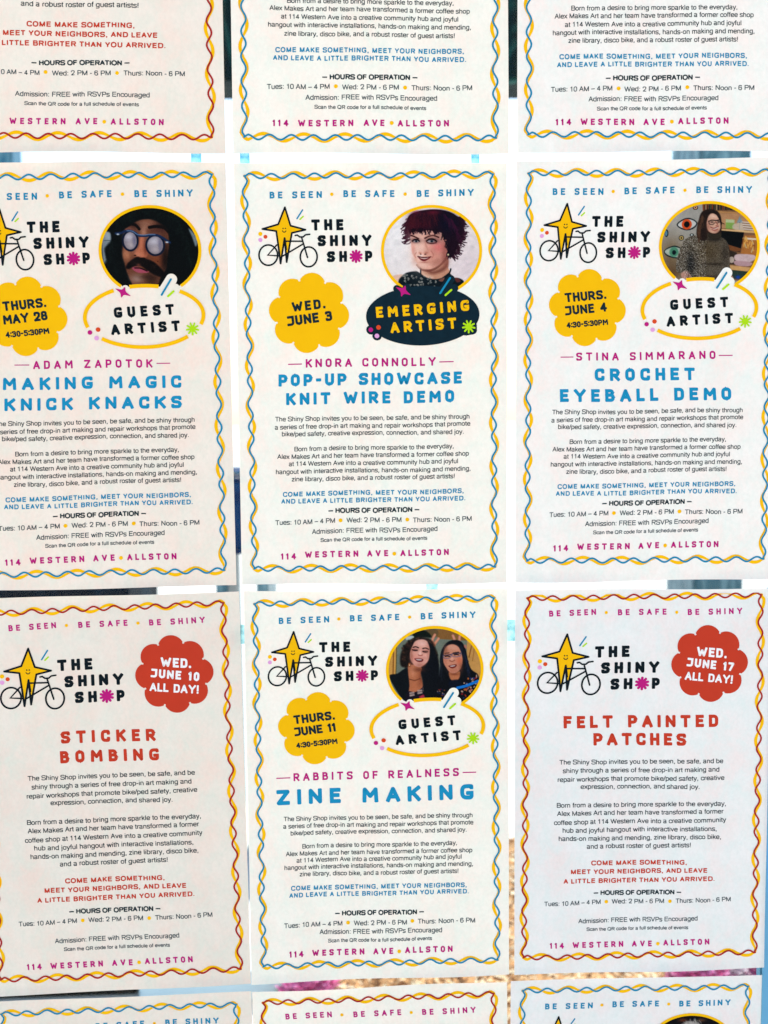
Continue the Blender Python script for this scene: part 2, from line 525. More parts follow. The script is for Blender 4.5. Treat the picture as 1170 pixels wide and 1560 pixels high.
def text_mesh(body, bold, space):
    key = (body, bold, space)
    if key in _tc:
        return _tc[key]
    wt = 116 + bold * 2500
    Vs, Fs, n, x = [], [], 0, 0.0
    for ch in body:
        adv, sts = TF[ch]
        k = 0
        for st in sts:
            Pt = np.array(st[0], float)
            if bold:
                Pt[:, 0] = adv / 2 + (Pt[:, 0] - adv / 2) * .96
            cl = len(st) > 2 and bool(st[2])
            if st[1]:
                Pt = rr(Pt, st[1], cl, st[3] if len(st) > 3 else ())
            for Pq, cq in pieces(Pt, cl, wt * .22):
                V, F = strip(Pq, wt, cq, None)
                V = np.column_stack([(V[:, 0] + x) / 718, V[:, 1] / 718, np.full(len(V), .1 * k)])
                Vs.append(V); Fs += [[a + n for a in f] for f in F]; n += len(V)
                k += 1
        x += adv + (space - 1) * 420
    _tc[key] = (np.vstack(Vs), Fs)
    return _tc[key]


def line(acc, z, body, x0, x1, y0, y1, cap, mname, bold=0.0, space=1.0, lev=1.0):
    V, F = text_mesh(body, bold, space)
    a, b = V[:, 0].min(), V[:, 0].max()
    q = (V[:, 0] - a) / (b - a)
    # the sheets are a touch wavy: so are the lines of print
    wob = .035 * cap * np.sin(q * 9 + y0 * .13) + .02 * cap * np.sin(q * 23 + y0)
    X = x0 + q * (x1 - x0)
    Y = y0 + q * (y1 - y0) - V[:, 1] * cap + wob
    acc.add(z(np.column_stack([X, Y])), F, lev + V[:, 2], mname)


def disc(acc, z, cx, cy, rx, ry=None, mname='dark', lev=1.0, n=20, a=0.0):
    ry = rx if ry is None else ry
    t = np.linspace(0, 2 * math.pi, n, endpoint=False)
    x, y = rx * np.cos(t), ry * np.sin(t)
    P = np.column_stack([cx + x * math.cos(a) - y * math.sin(a), cy + x * math.sin(a) + y * math.cos(a)])
    V = np.vstack([[[cx, cy]], P])
    acc.add(z(V), [[0, 1 + i, 1 + (i + 1) % n] for i in range(n)], lev, mname)


def fanpoly(acc, z, cx, cy, P, mname, lev=1.0):
    n = len(P)
    V = np.vstack([[[cx, cy]], P])
    acc.add(z(V), [[0, 1 + i, 1 + (i + 1) % n] for i in range(n)], lev, mname)


def stroke(acc, z, P, wd, mname, lev=1.0, closed=False, cap='round'):
    V, F = strip(P, wd, closed, cap)
    acc.add(z(V), F, lev, mname)


def ellp(cx, cy, rx, ry, n=72, a=0.0):
    t = np.linspace(0, 2 * math.pi, n, endpoint=False)
    x, y = rx * np.cos(t), ry * np.sin(t)
    return np.column_stack([cx + x * math.cos(a) - y * math.sin(a), cy + x * math.sin(a) + y * math.cos(a)])


def burst(acc, z, cx, cy, r, n, wd, mname, lev=1.0, a0=0.0):
    disc(acc, z, cx, cy, r * .5, None, mname, lev, 16)
    for i in range(n):
        a = a0 + 2 * math.pi * i / n
        stroke(acc, z, [(cx + r * .3 * math.cos(a), cy + r * .3 * math.sin(a)), (cx + (r - wd / 2) * math.cos(a), cy + (r - wd / 2) * math.sin(a))],
               wd, mname, lev + .1 + .02 * i)


def flower(acc, z, cx, cy, R, mname, lev, a0=0.0):
    """scalloped badge of nine round petals"""
    n = 8
    c, r = R * .655, R * .345
    P = []
    for i in range(n):
        a = a0 + 2 * math.pi * i / n
        for q in np.linspace(-1.30, 1.30, 14):
            P.append((cx + c * math.cos(a) + r * math.cos(a + q), cy + c * math.sin(a) + r * math.sin(a + q)))
    # keep petals from crossing: order by angle
    P = np.array(P)
    ang = np.arctan2(P[:, 1] - cy, P[:, 0] - cx)
    fanpoly(acc, z, cx, cy, P[np.argsort(ang)], mname, lev)


# ------------------------------------------------------------------ portraits (print painted into a fine grid)
def inpoly(X, Y, P):
    ins = np.zeros(X.shape, bool)
    n = len(P)
    for i in range(n):
        x0, y0 = P[i]; x1, y1 = P[(i + 1) % n]
        c = ((y0 > Y) != (y1 > Y))
        if c.any() and y1 != y0:
            ins ^= c & (X < (x1 - x0) * (Y - y0) / (y1 - y0) + x0)
    return ins


def segd(X, Y, P, closed=True):
    d = np.full(X.shape, 1e9)
    n = len(P)
    for i in range(n if closed else n - 1):
        x0, y0 = P[i]; x1, y1 = P[(i + 1) % n]
        dx, dy = x1 - x0, y1 - y0
        t = np.clip(((X - x0) * dx + (Y - y0) * dy) / (dx * dx + dy * dy + 1e-9), 0, 1)
        d = np.minimum(d, np.hypot(X - x0 - t * dx, Y - y0 - t * dy))
    return d


def smooth(P, closed=True, k=4):
    P = np.asarray(P, float)
    n = len(P)
    out = []
    for i in range(n if closed else n - 1):
        if closed:
            a, b, c, d = P[i - 1], P[i], P[(i + 1) % n], P[(i + 2) % n]
        else:
            a, b, c, d = P[max(i - 1, 0)], P[i], P[i + 1], P[min(i + 2, n - 1)]
        for t in np.linspace(0, 1, k, endpoint=False):
            out.append(.5 * ((2 * b) + (c - a) * t + (2 * a - 5 * b + 4 * c - d) * t * t + (3 * b - a - 3 * c + d) * t ** 3))
    if not closed:
        out.append(P[-1])
    return np.array(out)


class Paint:
    def __init__(s, X, Y, bgc):
        s.X, s.Y = X, Y
        s.c = np.tile(np.array(bgc, float), (len(X), 1))

    def mask(s, al, col):
        al = al[:, None]
        s.c = s.c * (1 - al) + np.array(col, float) * al

    def poly(s, P, col, soft=5, op=1.0, sm=True):
        P = smooth(P) if sm else np.asarray(P, float)
        box = (s.X > P[:, 0].min() - soft * 2) & (s.X < P[:, 0].max() + soft * 2) & (s.Y > P[:, 1].min() - soft * 2) & (s.Y < P[:, 1].max() + soft * 2)
        if not box.any():
            return
        X, Y = s.X[box], s.Y[box]
        d = segd(X, Y, P)
        d = np.where(inpoly(X, Y, P), d, -d)
        al = np.zeros(len(s.X))
        al[box] = np.clip(.5 + d / (2 * soft), 0, 1) * op
        s.mask(al, col)

    def ell(s, cx, cy, rx, ry, col, soft=.25, op=1.0, a=0.0):
        x, y = s.X - cx, s.Y - cy
        u = x * math.cos(a) + y * math.sin(a)
        v = -x * math.sin(a) + y * math.cos(a)
        r = np.hypot(u / rx, v / ry)
        s.mask(np.clip((1 - r) / max(soft, 1e-3) + .5, 0, 1) * op, col)

    def blob(s, cx, cy, rx, ry, col, op=.5, a=0.0):
        x, y = s.X - cx, s.Y - cy
        u = x * math.cos(a) + y * math.sin(a)
        v = -x * math.sin(a) + y * math.cos(a)
        s.mask(np.exp(-((u / rx) ** 2 + (v / ry) ** 2)) * op, col)

    def line(s, P, col, wd=8, op=1.0, sm=True):
        P = smooth(P, False) if sm and len(P) > 2 else np.asarray(P, float)
        box = (s.X > P[:, 0].min() - wd * 2) & (s.X < P[:, 0].max() + wd * 2) & (s.Y > P[:, 1].min() - wd * 2) & (s.Y < P[:, 1].max() + wd * 2)
        if not box.any():
            return
        d = segd(s.X[box], s.Y[box], P, False)
        al = np.zeros(len(s.X))
        al[box] = np.clip(1 - (d - wd / 2) / 5, 0, 1) * op
        s.mask(al, col)

    def hair(s, P, col, n, ln, wd, dirx, diry, jit=.5, op=.7, seed=1):
        """short strands scattered along a polyline of roots"""
        r = np.random.RandomState(seed)
        P = smooth(P, False, 6)
        for i in range(n):
            p = P[r.randint(len(P))] + r.normal(0, 6, 2)
            d = np.array([dirx, diry]) + r.normal(0, jit, 2)
            d = d / (np.linalg.norm(d) + 1e-6) * ln * r.uniform(.5, 1.2)
            m = p + d * .5 + r.normal(0, ln * .08, 2)
            s.line([p, m, p + d], col, wd * r.uniform(.5, 1), op)


def paint_redhair(p):
    p.blob(250, 300, 260, 380, (240, 230, 222), .8)
    p.blob(980, 700, 260, 300, (222, 200, 196), .8)
    # shoulders
    p.poly([(150, 800), (240, 770), (300, 790), (300, 900), (180, 900)], (226, 184, 160), 6)
    # neck
    p.poly([(470, 690), (466, 770), (500, 830), (620, 860), (740, 820), (785, 770), (760, 700), (745, 590), (600, 640)], (198, 142, 114), 5)
    p.poly([(520, 710), (600, 735), (700, 690), (755, 620), (752, 690), (700, 740), (600, 770), (540, 745)], (128, 74, 60), 16, .9)
    p.poly([(480, 740), (490, 800), (560, 830), (600, 800), (520, 770)], (236, 196, 170), 14, .6)
    # dress
    p.poly([(225, 850), (250, 800), (310, 752), (400, 735), (440, 745), (520, 800), (600, 822), (690, 810), (760, 760), (785, 770), (830, 812), (880, 815), (930, 860), (900, 1000), (240, 1000)], (14, 28, 34), 5)
    p.line([(462, 690), (466, 780), (490, 812)], (12, 26, 32), 10)
    p.line([(786, 715), (770, 760), (700, 812)], (12, 26, 32), 12)
    p.poly([(655, 835), (720, 805), (700, 850)], (150, 92, 76), 5, .8)
    p.poly([(830, 812), (870, 815), (895, 850), (850, 858)], (110, 50, 44), 5, .9)
    r = np.random.RandomState(5)
    for i in range(58):
        x, y = r.uniform(260, 640), r.uniform(752, 915)
        if y < 735 + abs(x - 380) * .35 or (x > 440 and y < 740 + (x - 440) * .55):
            continue
        p.ell(x, y, 11, 8, (190, 180, 165), .6, .75, r.uniform(0, 3))
        p.ell(x + 1, y + 1, 5, 4, (20, 34, 38), .6, .9)
    # hair behind
    p.poly([(300, 330), (292, 280), (318, 200), (340, 140), (420, 95), (520, 74), (640, 70), (760, 96), (860, 148), (915, 185), (945, 235), (925, 260), (940, 320), (915, 345), (935, 372), (890, 400), (905, 440), (870, 455), (885, 510), (840, 512), (862, 560), (820, 565), (828, 595), (770, 590), (752, 618), (735, 560), (745, 430), (700, 330), (600, 290), (440, 300), (380, 330), (340, 380)], (40, 14, 30), 5)
    for k, (rt, n, ln, dx, dy) in enumerate([([(860, 160), (915, 220), (920, 330), (890, 420)], 46, 55, 1, -.2), ([(880, 420), (850, 520), (790, 580)], 34, 55, .7, .7), ([(330, 160), (305, 260), (330, 340)], 30, 60, -.6, .7), ([(330, 330), (350, 400)], 12, 85, -1, .6)]):
        p.hair(rt, (52, 18, 34), n, ln, 6, dx, dy, .35, .9, 3 + k)
    p.line([(355, 420), (330, 440), (285, 438), (262, 418)], (50, 22, 36), 6, .8)
    p.line([(350, 400), (320, 392), (290, 410)], (50, 22, 36), 5, .7)
    p.line([(425, 668), (478, 716), (560, 728), (650, 688), (722, 618), (750, 560)], (112, 60, 50), 22, .75)
    # face
    p.poly([(362, 318), (358, 420), (366, 520), (392, 590), (430, 660), (470, 702), (520, 716), (590, 708), (660, 668), (712, 610), (745, 545), (752, 430), (715, 330), (600, 285), (440, 290)], (220, 158, 136), 5)
    p.blob(430, 520, 70, 190, (246, 208, 188), .8)
    p.blob(480, 335, 120, 50, (242, 196, 172), .8)
    p.blob(478, 480, 24, 60, (246, 206, 186), .5)
    p.blob(500, 675, 70, 30, (238, 192, 170), .7)
    p.blob(650, 480, 80, 65, (214, 96, 96), .65)
    p.blob(725, 520, 36, 130, (150, 78, 70), .7)
    p.blob(640, 640, 80, 50, (160, 96, 80), .5)
    p.blob(385, 500, 22, 60, (226, 140, 128), .5)
    # ear
    p.poly([(772, 395), (812, 388), (838, 430), (822, 480), (790, 505), (770, 470)], (176, 104, 92), 5)
    p.blob(800, 430, 14, 34, (92, 36, 34), .7)
    p.blob(720, 600, 50, 60, (140, 80, 68), .5)
    # eyes
    p.blob(480, 470, 150, 170, (236, 178, 154), .35)
    p.blob(410, 406, 50, 26, (64, 36, 40), .9)
    p.blob(584, 406, 68, 30, (58, 34, 40), .9)
    p.ell(412, 414, 28, 11, (158, 148, 148), .5, .85)
    p.ell(574, 414, 36, 12, (162, 152, 152), .5, .85)
    p.ell(414, 412, 14, 13, (50, 62, 68), .4)
    p.ell(582, 414, 16, 14, (52, 64, 70), .4)
    p.ell(415, 412, 7, 8, (8, 12, 20), .5)
    p.ell(583, 414, 8, 9, (8, 12, 20), .5)
    p.line([(372, 412), (395, 393), (430, 396), (448, 412)], (18, 10, 16), 9)
    p.line([(524, 412), (555, 390), (600, 392), (634, 416)], (18, 10, 16), 10)
    p.line([(530, 428), (580, 440), (630, 430)], (60, 26, 30), 6, .8)
    p.line([(360, 350), (395, 362), (438, 384)], (66, 30, 28), 11)
    p.line([(508, 380), (550, 360), (600, 352), (655, 372)], (66, 30, 28), 12)
    # nose
    p.line([(512, 420), (520, 460), (540, 510)], (190, 120, 100), 10, .35)
    p.blob(522, 538, 26, 16, (164, 92, 76), .6)
    p.blob(455, 538, 18, 14, (196, 124, 104), .8)
    p.ell(462, 552, 9, 6, (90, 36, 30), .6)
    p.ell(512, 553, 12, 6, (80, 30, 26), .6)
    p.blob(470, 566, 20, 8, (225, 216, 206), .6)
    # mouth
    p.poly([(432, 578), (470, 582), (505, 586), (572, 582), (540, 612), (500, 628), (462, 615)], (118, 32, 38), 4)
    p.poly([(450, 588), (500, 594), (550, 588), (515, 604), (475, 602)], (226, 196, 180), 3, .9)
    p.line([(430, 576), (500, 588), (574, 580)], (70, 14, 20), 5)
    p.blob(505, 640, 50, 8, (170, 96, 82), .6)
    p.line([(408, 590), (398, 560), (415, 535)], (190, 110, 92), 6, .5)
    p.line([(585, 590), (600, 560), (575, 520)], (170, 92, 78), 8, .5)
    p.blob(610, 560, 60, 60, (206, 138, 118), .45)
    p.blob(400, 620, 34, 50, (206, 146, 124), .4)
    p.blob(560, 350, 110, 26, (170, 112, 96), .35)
    # fringe
    p.poly([(345, 330), (322, 200), (345, 130), (440, 90), (640, 72), (800, 110), (880, 200), (870, 400), (820, 560), (765, 590), (752, 540), (748, 430), (722, 380), (690, 325), (620, 312), (560, 296), (500, 300), (450, 318), (400, 300), (370, 312)], (34, 12, 28), 5)
    p.blob(375, 220, 60, 100, (92, 24, 38), .8)
    p.blob(500, 240, 110, 60, (70, 16, 32), .7)
    p.blob(600, 105, 70, 24, (130, 24, 48), .7)
    p.blob(760, 220, 110, 120, (12, 14, 34), .9)
    p.blob(420, 100, 60, 26, (110, 30, 56), .6)
    p.hair([(340, 160), (420, 120), (520, 110), (640, 110)], (74, 22, 34), 40, 130, 5, -.05, 1, .25, .5, 21)
    p.hair([(360, 280), (480, 285), (640, 290)], (26, 8, 22), 50, 50, 6, 0, 1, .3, .8, 22)
    p.hair([(720, 130), (800, 200), (850, 330)], (64, 20, 48), 40, 110, 5, .3, 1, .3, .45, 23)
    p.hair([(700, 330), (740, 430), (760, 540)], (18, 8, 20), 26, 50, 6, 0, 1, .25, .8, 24)
    p.ell(757, 560, 8, 10, (226, 204, 160), .6)


def paint_glasses(p):
    p.c[:] = (10, 16, 18)
    p.poly([(90, 330), (180, 290), (185, 430), (120, 500), (140, 620), (95, 640)], (150, 156, 158), 16, .95)
    p.blob(150, 360, 40, 60, (196, 200, 200), .7)
    p.poly([(1020, 280), (1110, 380), (1105, 470), (1050, 450)], (150, 158, 160), 10)
    p.line([(200, 232), (250, 244), (305, 222)], (190, 196, 196), 9)
    p.blob(760, 380, 240, 260, (14, 26, 22), .6)
    # face
    p.poly([(330, 290), (318, 420), (312, 560), (330, 660), (355, 760), (400, 860), (440, 920), (660, 900), (720, 800), (780, 700), (800, 560), (820, 420), (790, 310), (720, 230), (600, 180), (500, 190), (410, 240)], (132, 84, 62), 9)
    p.blob(560, 240, 110, 50, (176, 128, 106), .75)
    p.blob(540, 320, 36, 70, (200, 150, 124), .9)
    p.blob(430, 250, 70, 40, (70, 44, 36), .7)
    p.blob(740, 250, 80, 60, (44, 28, 26), .8)
    p.blob(350, 560, 50, 70, (200, 138, 104), .9)
    p.blob(480, 530, 60, 50, (204, 132, 102), .9)
    p.blob(690, 600, 90, 80, (150, 84, 52), .8)
    p.blob(770, 600, 50, 180, (34, 20, 16), .9)
    p.blob(460, 820, 80, 50, (188, 156, 142), .8)
    p.blob(620, 820, 70, 80, (60, 40, 32), .7)
    p.blob(700, 300, 110, 40, (108, 64, 52), .7)
    p.blob(380, 290, 40, 30, (150, 96, 84), .7)
    # brows
    p.line([(352, 262), (400, 238), (450, 244), (492, 288)], (28, 18, 16), 26)
    p.line([(600, 268), (680, 258), (760, 272), (800, 310)], (30, 20, 18), 30)
    # hair front
    p.poly([(130, 300), (240, 200), (420, 80), (620, 60), (840, 100), (1000, 260), (1100, 520), (1080, 760), (900, 900), (800, 900), (790, 640), (810, 480), (800, 300), (720, 220), (640, 178), (520, 182), (430, 215), (360, 270), (330, 300), (300, 420), (305, 600), (350, 800), (400, 880), (280, 860), (150, 640), (130, 500), (190, 420), (180, 330)], (10, 18, 18), 9)
    p.hair([(240, 220), (420, 120), (640, 100), (860, 180), (1000, 400), (1020, 620)], (30, 46, 40), 110, 90, 6, .1, .6, .8, .35, 9)
    p.hair([(200, 420), (180, 600), (260, 760)], (26, 36, 34), 50, 80, 6, -.2, .8, .7, .4, 10)
    # nose
    p.poly([(500, 380), (540, 370), (560, 470), (580, 560), (540, 600), (470, 590), (440, 560), (470, 520), (490, 460)], (206, 130, 98), 10)
    p.blob(560, 480, 24, 90, (110, 54, 40), .8)
    p.blob(480, 560, 40, 24, (214, 146, 116), .8)
    p.ell(530, 600, 26, 10, (40, 20, 16), .6)
    p.ell(445, 570, 14, 8, (60, 28, 20), .6)
    # lenses
    for cx, cy, rx, ry in ((395, 415, 78, 98), (662, 460, 92, 104)):
        p.ell(cx, cy, rx, ry, (150, 138, 142), .2)
        p.blob(cx - 14, cy - 40, rx * .7, ry * .5, (218, 208, 210), .85)
        p.blob(cx + 8, cy + 45, rx * .6, ry * .4, (214, 196, 190), .7)
        p.blob(cx + rx * .55, cy, 18, ry * .7, (120, 116, 140), .6)
    for cx, cy, rx, ry in ((395, 415, 80, 104), (662, 460, 96, 106)):
        p.line([tuple(q) for q in ellp(cx, cy, rx, ry, 24)] + [tuple(ellp(cx, cy, rx, ry, 24)[0])], (20, 34, 60), 17)
    p.line([(240, 336), (300, 330), (340, 312), (400, 308), (450, 330), (490, 358), (560, 360), (610, 352), (680, 352), (740, 378), (790, 412), (820, 430)], (38, 60, 92), 20)
    p.line([(360, 306), (420, 312), (470, 344), (540, 352), (600, 344), (660, 344)], (140, 160, 184), 6, .7)
    p.blob(262, 346, 16, 8, (240, 244, 248), 1)
    p.blob(788, 427, 16, 8, (240, 244, 248), 1)
    # moustache, mouth
    p.poly([(345, 690), (370, 650), (420, 610), (470, 584), (520, 600), (590, 614), (660, 650), (730, 720), (770, 780), (720, 800), (640, 770), (560, 720), (500, 680), (430, 690), (380, 715), (350, 712)], (22, 12, 12), 9)
    p.poly([(410, 705), (460, 690), (520, 716), (590, 742), (560, 756), (480, 756), (436, 736)], (186, 96, 112), 6)
    p.line([(440, 705), (500, 708), (570, 736)], (50, 16, 22), 10)
    p.blob(478, 668, 26, 14, (150, 90, 76), .8)
    p.ell(688, 632, 6, 6, (60, 20, 16), .6)
    p.hair([(400, 640), (520, 620), (650, 680)], (50, 34, 28), 40, 50, 5, .3, 1, .6, .35, 12)
    p.blob(560, 800, 80, 24, (70, 44, 36), .5)


def paint_cardigan(p):
    p.c[:] = (176, 168, 156)
    p.blob(200, 250, 160, 120, (190, 182, 170), .8)
    p.blob(150, 620, 140, 200, (140, 116, 86), .9)
    p.blob(160, 820, 140, 120, (118, 88, 58), .9)
    # right half: shelves
    p.poly([(490, 40), (1150, 40), (1150, 900), (760, 900), (700, 500), (640, 300), (500, 200)], (150, 110, 78), 5, 1, False)
    r = np.random.RandomState(3)
    for i in range(34):
        x = 500 + i * 12 + r.uniform(-3, 3)
        c = [(60, 40, 30), (150, 60, 34), (40, 66, 60), (170, 150, 120), (30, 30, 34)][r.randint(5)]
        p.poly([(x, 60), (x + 10, 60), (x + 10, 118 + (i > 12) * 6), (x, 118)], c, 3, .9, False)
    p.poly([(650, 130), (1010, 150), (1010, 166), (650, 150)], (196, 148, 98), 3, 1, False)
    p.poly([(660, 152), (1010, 166), (1090, 330), (700, 320)], (196, 150, 110), 5, 1, False)
    p.poly([(752, 222), (848, 228), (842, 330), (752, 326)], (150, 176, 96), 4, 1, False)
    p.poly([(752, 222), (848, 228), (846, 262), (752, 256)], (206, 204, 170), 4, .8, False)
    p.poly([(870, 262), (905, 182), (945, 262)], (150, 160, 160), 4, 1, False)
    p.line([(906, 260), (903, 340)], (90, 90, 84), 7)
    p.poly([(850, 270), (1060, 260), (1080, 350), (850, 338)], (212, 196, 176), 6, .8)
    for i in range(8):
        p.line([(930 + i * 4, 250 + i * 13), (1070, 262 + i * 13)], [(226, 210, 196), (150, 110, 84)][i % 2], 5, .8)
    p.poly([(690, 328), (1090, 352), (1090, 376), (690, 350)], (224, 184, 134), 3, 1, False)
    p.poly([(700, 346), (955, 366), (915, 585), (760, 560), (700, 430)], (12, 16, 18), 4, 1, False)
    p.poly([(780, 500), (925, 545), (915, 580), (800, 570)], (140, 90, 54), 4, 1, False)
    p.poly([(960, 400), (1100, 400), (1100, 640), (920, 600)], (190, 128, 70), 6, 1, False)
    p.poly([(960, 422), (1090, 432), (1090, 452), (960, 444)], (232, 212, 186), 4, 1, False)
    for i in range(16):
        x, y = r.uniform(930, 1070), r.uniform(460, 600)
        p.line([(x, y), (x + r.uniform(-30, 30), y - 50)], [(232, 178, 96), (120, 66, 30), (214, 196, 150)][r.randint(3)], 7, .8)
    p.poly([(790, 560), (880, 590), (860, 720), (800, 720)], (70, 56, 44), 6, 1, False)
    p.ell(820, 670, 30, 36, (196, 176, 160), .3)
    p.poly([(850, 630), (900, 606), (1060, 616), (1080, 660), (1000, 700), (870, 680)], (214, 186, 180), 5)
    p.poly([(858, 680), (1040, 700), (1010, 740), (870, 730)], (196, 160, 158), 5)
    p.poly([(800, 728), (1030, 756), (1000, 800), (810, 780)], (216, 170, 116), 4, 1, False)
    p.poly([(800, 780), (1000, 800), (940, 880), (820, 880)], (60, 78, 66), 5, 1, False)
    p.blob(890, 862, 28, 20, (28, 84, 190), .9)
    # painted eyes on the wall
    p.poly([(210, 284), (260, 232), (330, 208), (400, 226), (440, 268), (410, 318), (340, 346), (260, 330)], (30, 40, 46), 4)
    p.poly([(224, 284), (270, 242), (330, 222), (392, 236), (426, 268), (400, 306), (340, 332), (268, 318)], (214, 208, 198), 4)
    p.ell(322, 280, 56, 58, (222, 98, 46), .12)
    p.ell(322, 280, 32, 34, (16, 18, 20), .14)
    p.ell(265, 430, 30, 30, (60, 50, 40), .15)
    p.ell(265, 430, 22, 22, (196, 170, 110), .15)
    p.ell(266, 430, 9, 10, (20, 20, 20), .3)
    p.ell(415, 96, 30, 24, (70, 54, 44), .15)
    p.ell(415, 94, 20, 17, (220, 170, 130), .2)
    p.ell(415, 94, 8, 8, (20, 20, 20), .3)
    p.ell(100, 376, 22, 42, (34, 50, 58), .15)
    p.ell(96, 376, 14, 30, (110, 150, 164), .2)
    p.ell(380, 396, 24, 15, (40, 50, 50), .2)
    p.ell(380, 397, 10, 8, (220, 220, 210), .3)
    p.poly([(75, 580), (110, 540), (190, 515), (260, 545), (280, 640), (200, 655), (110, 628)], (30, 46, 46), 4)
    p.poly([(84, 580), (116, 550), (190, 530), (262, 556), (270, 634), (200, 642), (118, 616)], (186, 190, 172), 4)
    p.ell(185, 585, 50, 55, (96, 150, 120), .3)
    p.ell(187, 590, 22, 26, (16, 40, 44), .2)
    # body
    p.poly([(215, 800), (212, 700), (240, 590), (290, 470), (350, 420), (440, 400), (560, 400), (700, 420), (768, 470), (790, 560), (800, 740), (770, 900), (340, 900), (300, 830)], (112, 100, 84), 5)
    p.poly([(262, 830), (330, 795), (380, 880), (300, 900)], (206, 160, 140), 5)
    p.poly([(775, 820), (830, 850), (840, 900), (790, 900)], (206, 160, 140), 5)
    p.blob(560, 560, 130, 130, (96, 78, 52), .7)
    p.blob(370, 720, 50, 130, (30, 28, 26), .8)
    p.blob(640, 720, 110, 18, (44, 34, 24), .6)
    p.blob(640, 860, 120, 20, (60, 48, 36), .6)
    p.blob(750, 600, 40, 100, (60, 50, 40), .6)
    p.blob(620, 440, 90, 30, (40, 34, 28), .7)
    n = rng.normal(0, 1, len(p.X))
    inb = inpoly(p.X, p.Y, smooth([(215, 800), (212, 700), (240, 590), (290, 470), (350, 420), (440, 400), (560, 400), (700, 420), (768, 470), (790, 560), (800, 740), (770, 900), (340, 900), (300, 830)]))
    amp = np.where(p.X < 540, 42, 14) * inb
    p.c = np.clip(p.c + (n * amp)[:, None], 4, 250)
    # hair
    p.poly([(470, 170), (510, 125), (590, 112), (660, 135), (698, 200), (705, 300), (700, 420), (650, 440), (600, 400), (560, 380), (545, 440), (500, 462), (440, 420), (432, 340), (450, 250)], (54, 38, 30), 6)
    p.hair([(500, 170), (470, 260), (460, 360)], (104, 74, 54), 26, 110, 6, 0, 1, .12, .6, 31)
    p.hair([(540, 150), (620, 140), (680, 230)], (30, 20, 18), 24, 80, 6, .3, 1, .2, .6, 32)
    # face
    p.poly([(556, 200), (590, 160), (640, 170), (680, 230), (695, 300), (680, 350), (640, 378), (590, 372), (555, 340), (542, 270)], (222, 176, 150), 5)
    p.blob(560, 300, 22, 60, (170, 116, 96), .6)
    p.blob(610, 190, 40, 20, (240, 204, 180), .7)
    p.blob(655, 350, 30, 20, (176, 120, 96), .5)
    p.line([(562, 246), (600, 232), (640, 236), (690, 226)], (36, 28, 28), 6)
    p.line([(566, 250), (572, 276), (610, 280), (628, 262)], (60, 46, 44), 4, .8)
    p.line([(640, 262), (664, 262), (690, 250)], (60, 46, 44), 4, .8)
    p.blob(600, 254, 16, 8, (60, 44, 40), .9)
    p.blob(668, 244, 12, 8, (60, 44, 40), .9)
    p.line([(640, 250), (662, 282), (645, 294)], (176, 110, 90), 7, .8)
    p.poly([(590, 312), (620, 318), (668, 300), (656, 322), (622, 332)], (222, 208, 198), 3, .9)
    p.line([(586, 310), (624, 322), (672, 298)], (160, 80, 74), 5)
    p.line([(600, 338), (630, 346), (664, 332)], (176, 96, 88), 6, .8)
    p.poly([(560, 372), (640, 388), (696, 370), (700, 420), (640, 440), (560, 420)], (70, 60, 46), 6)


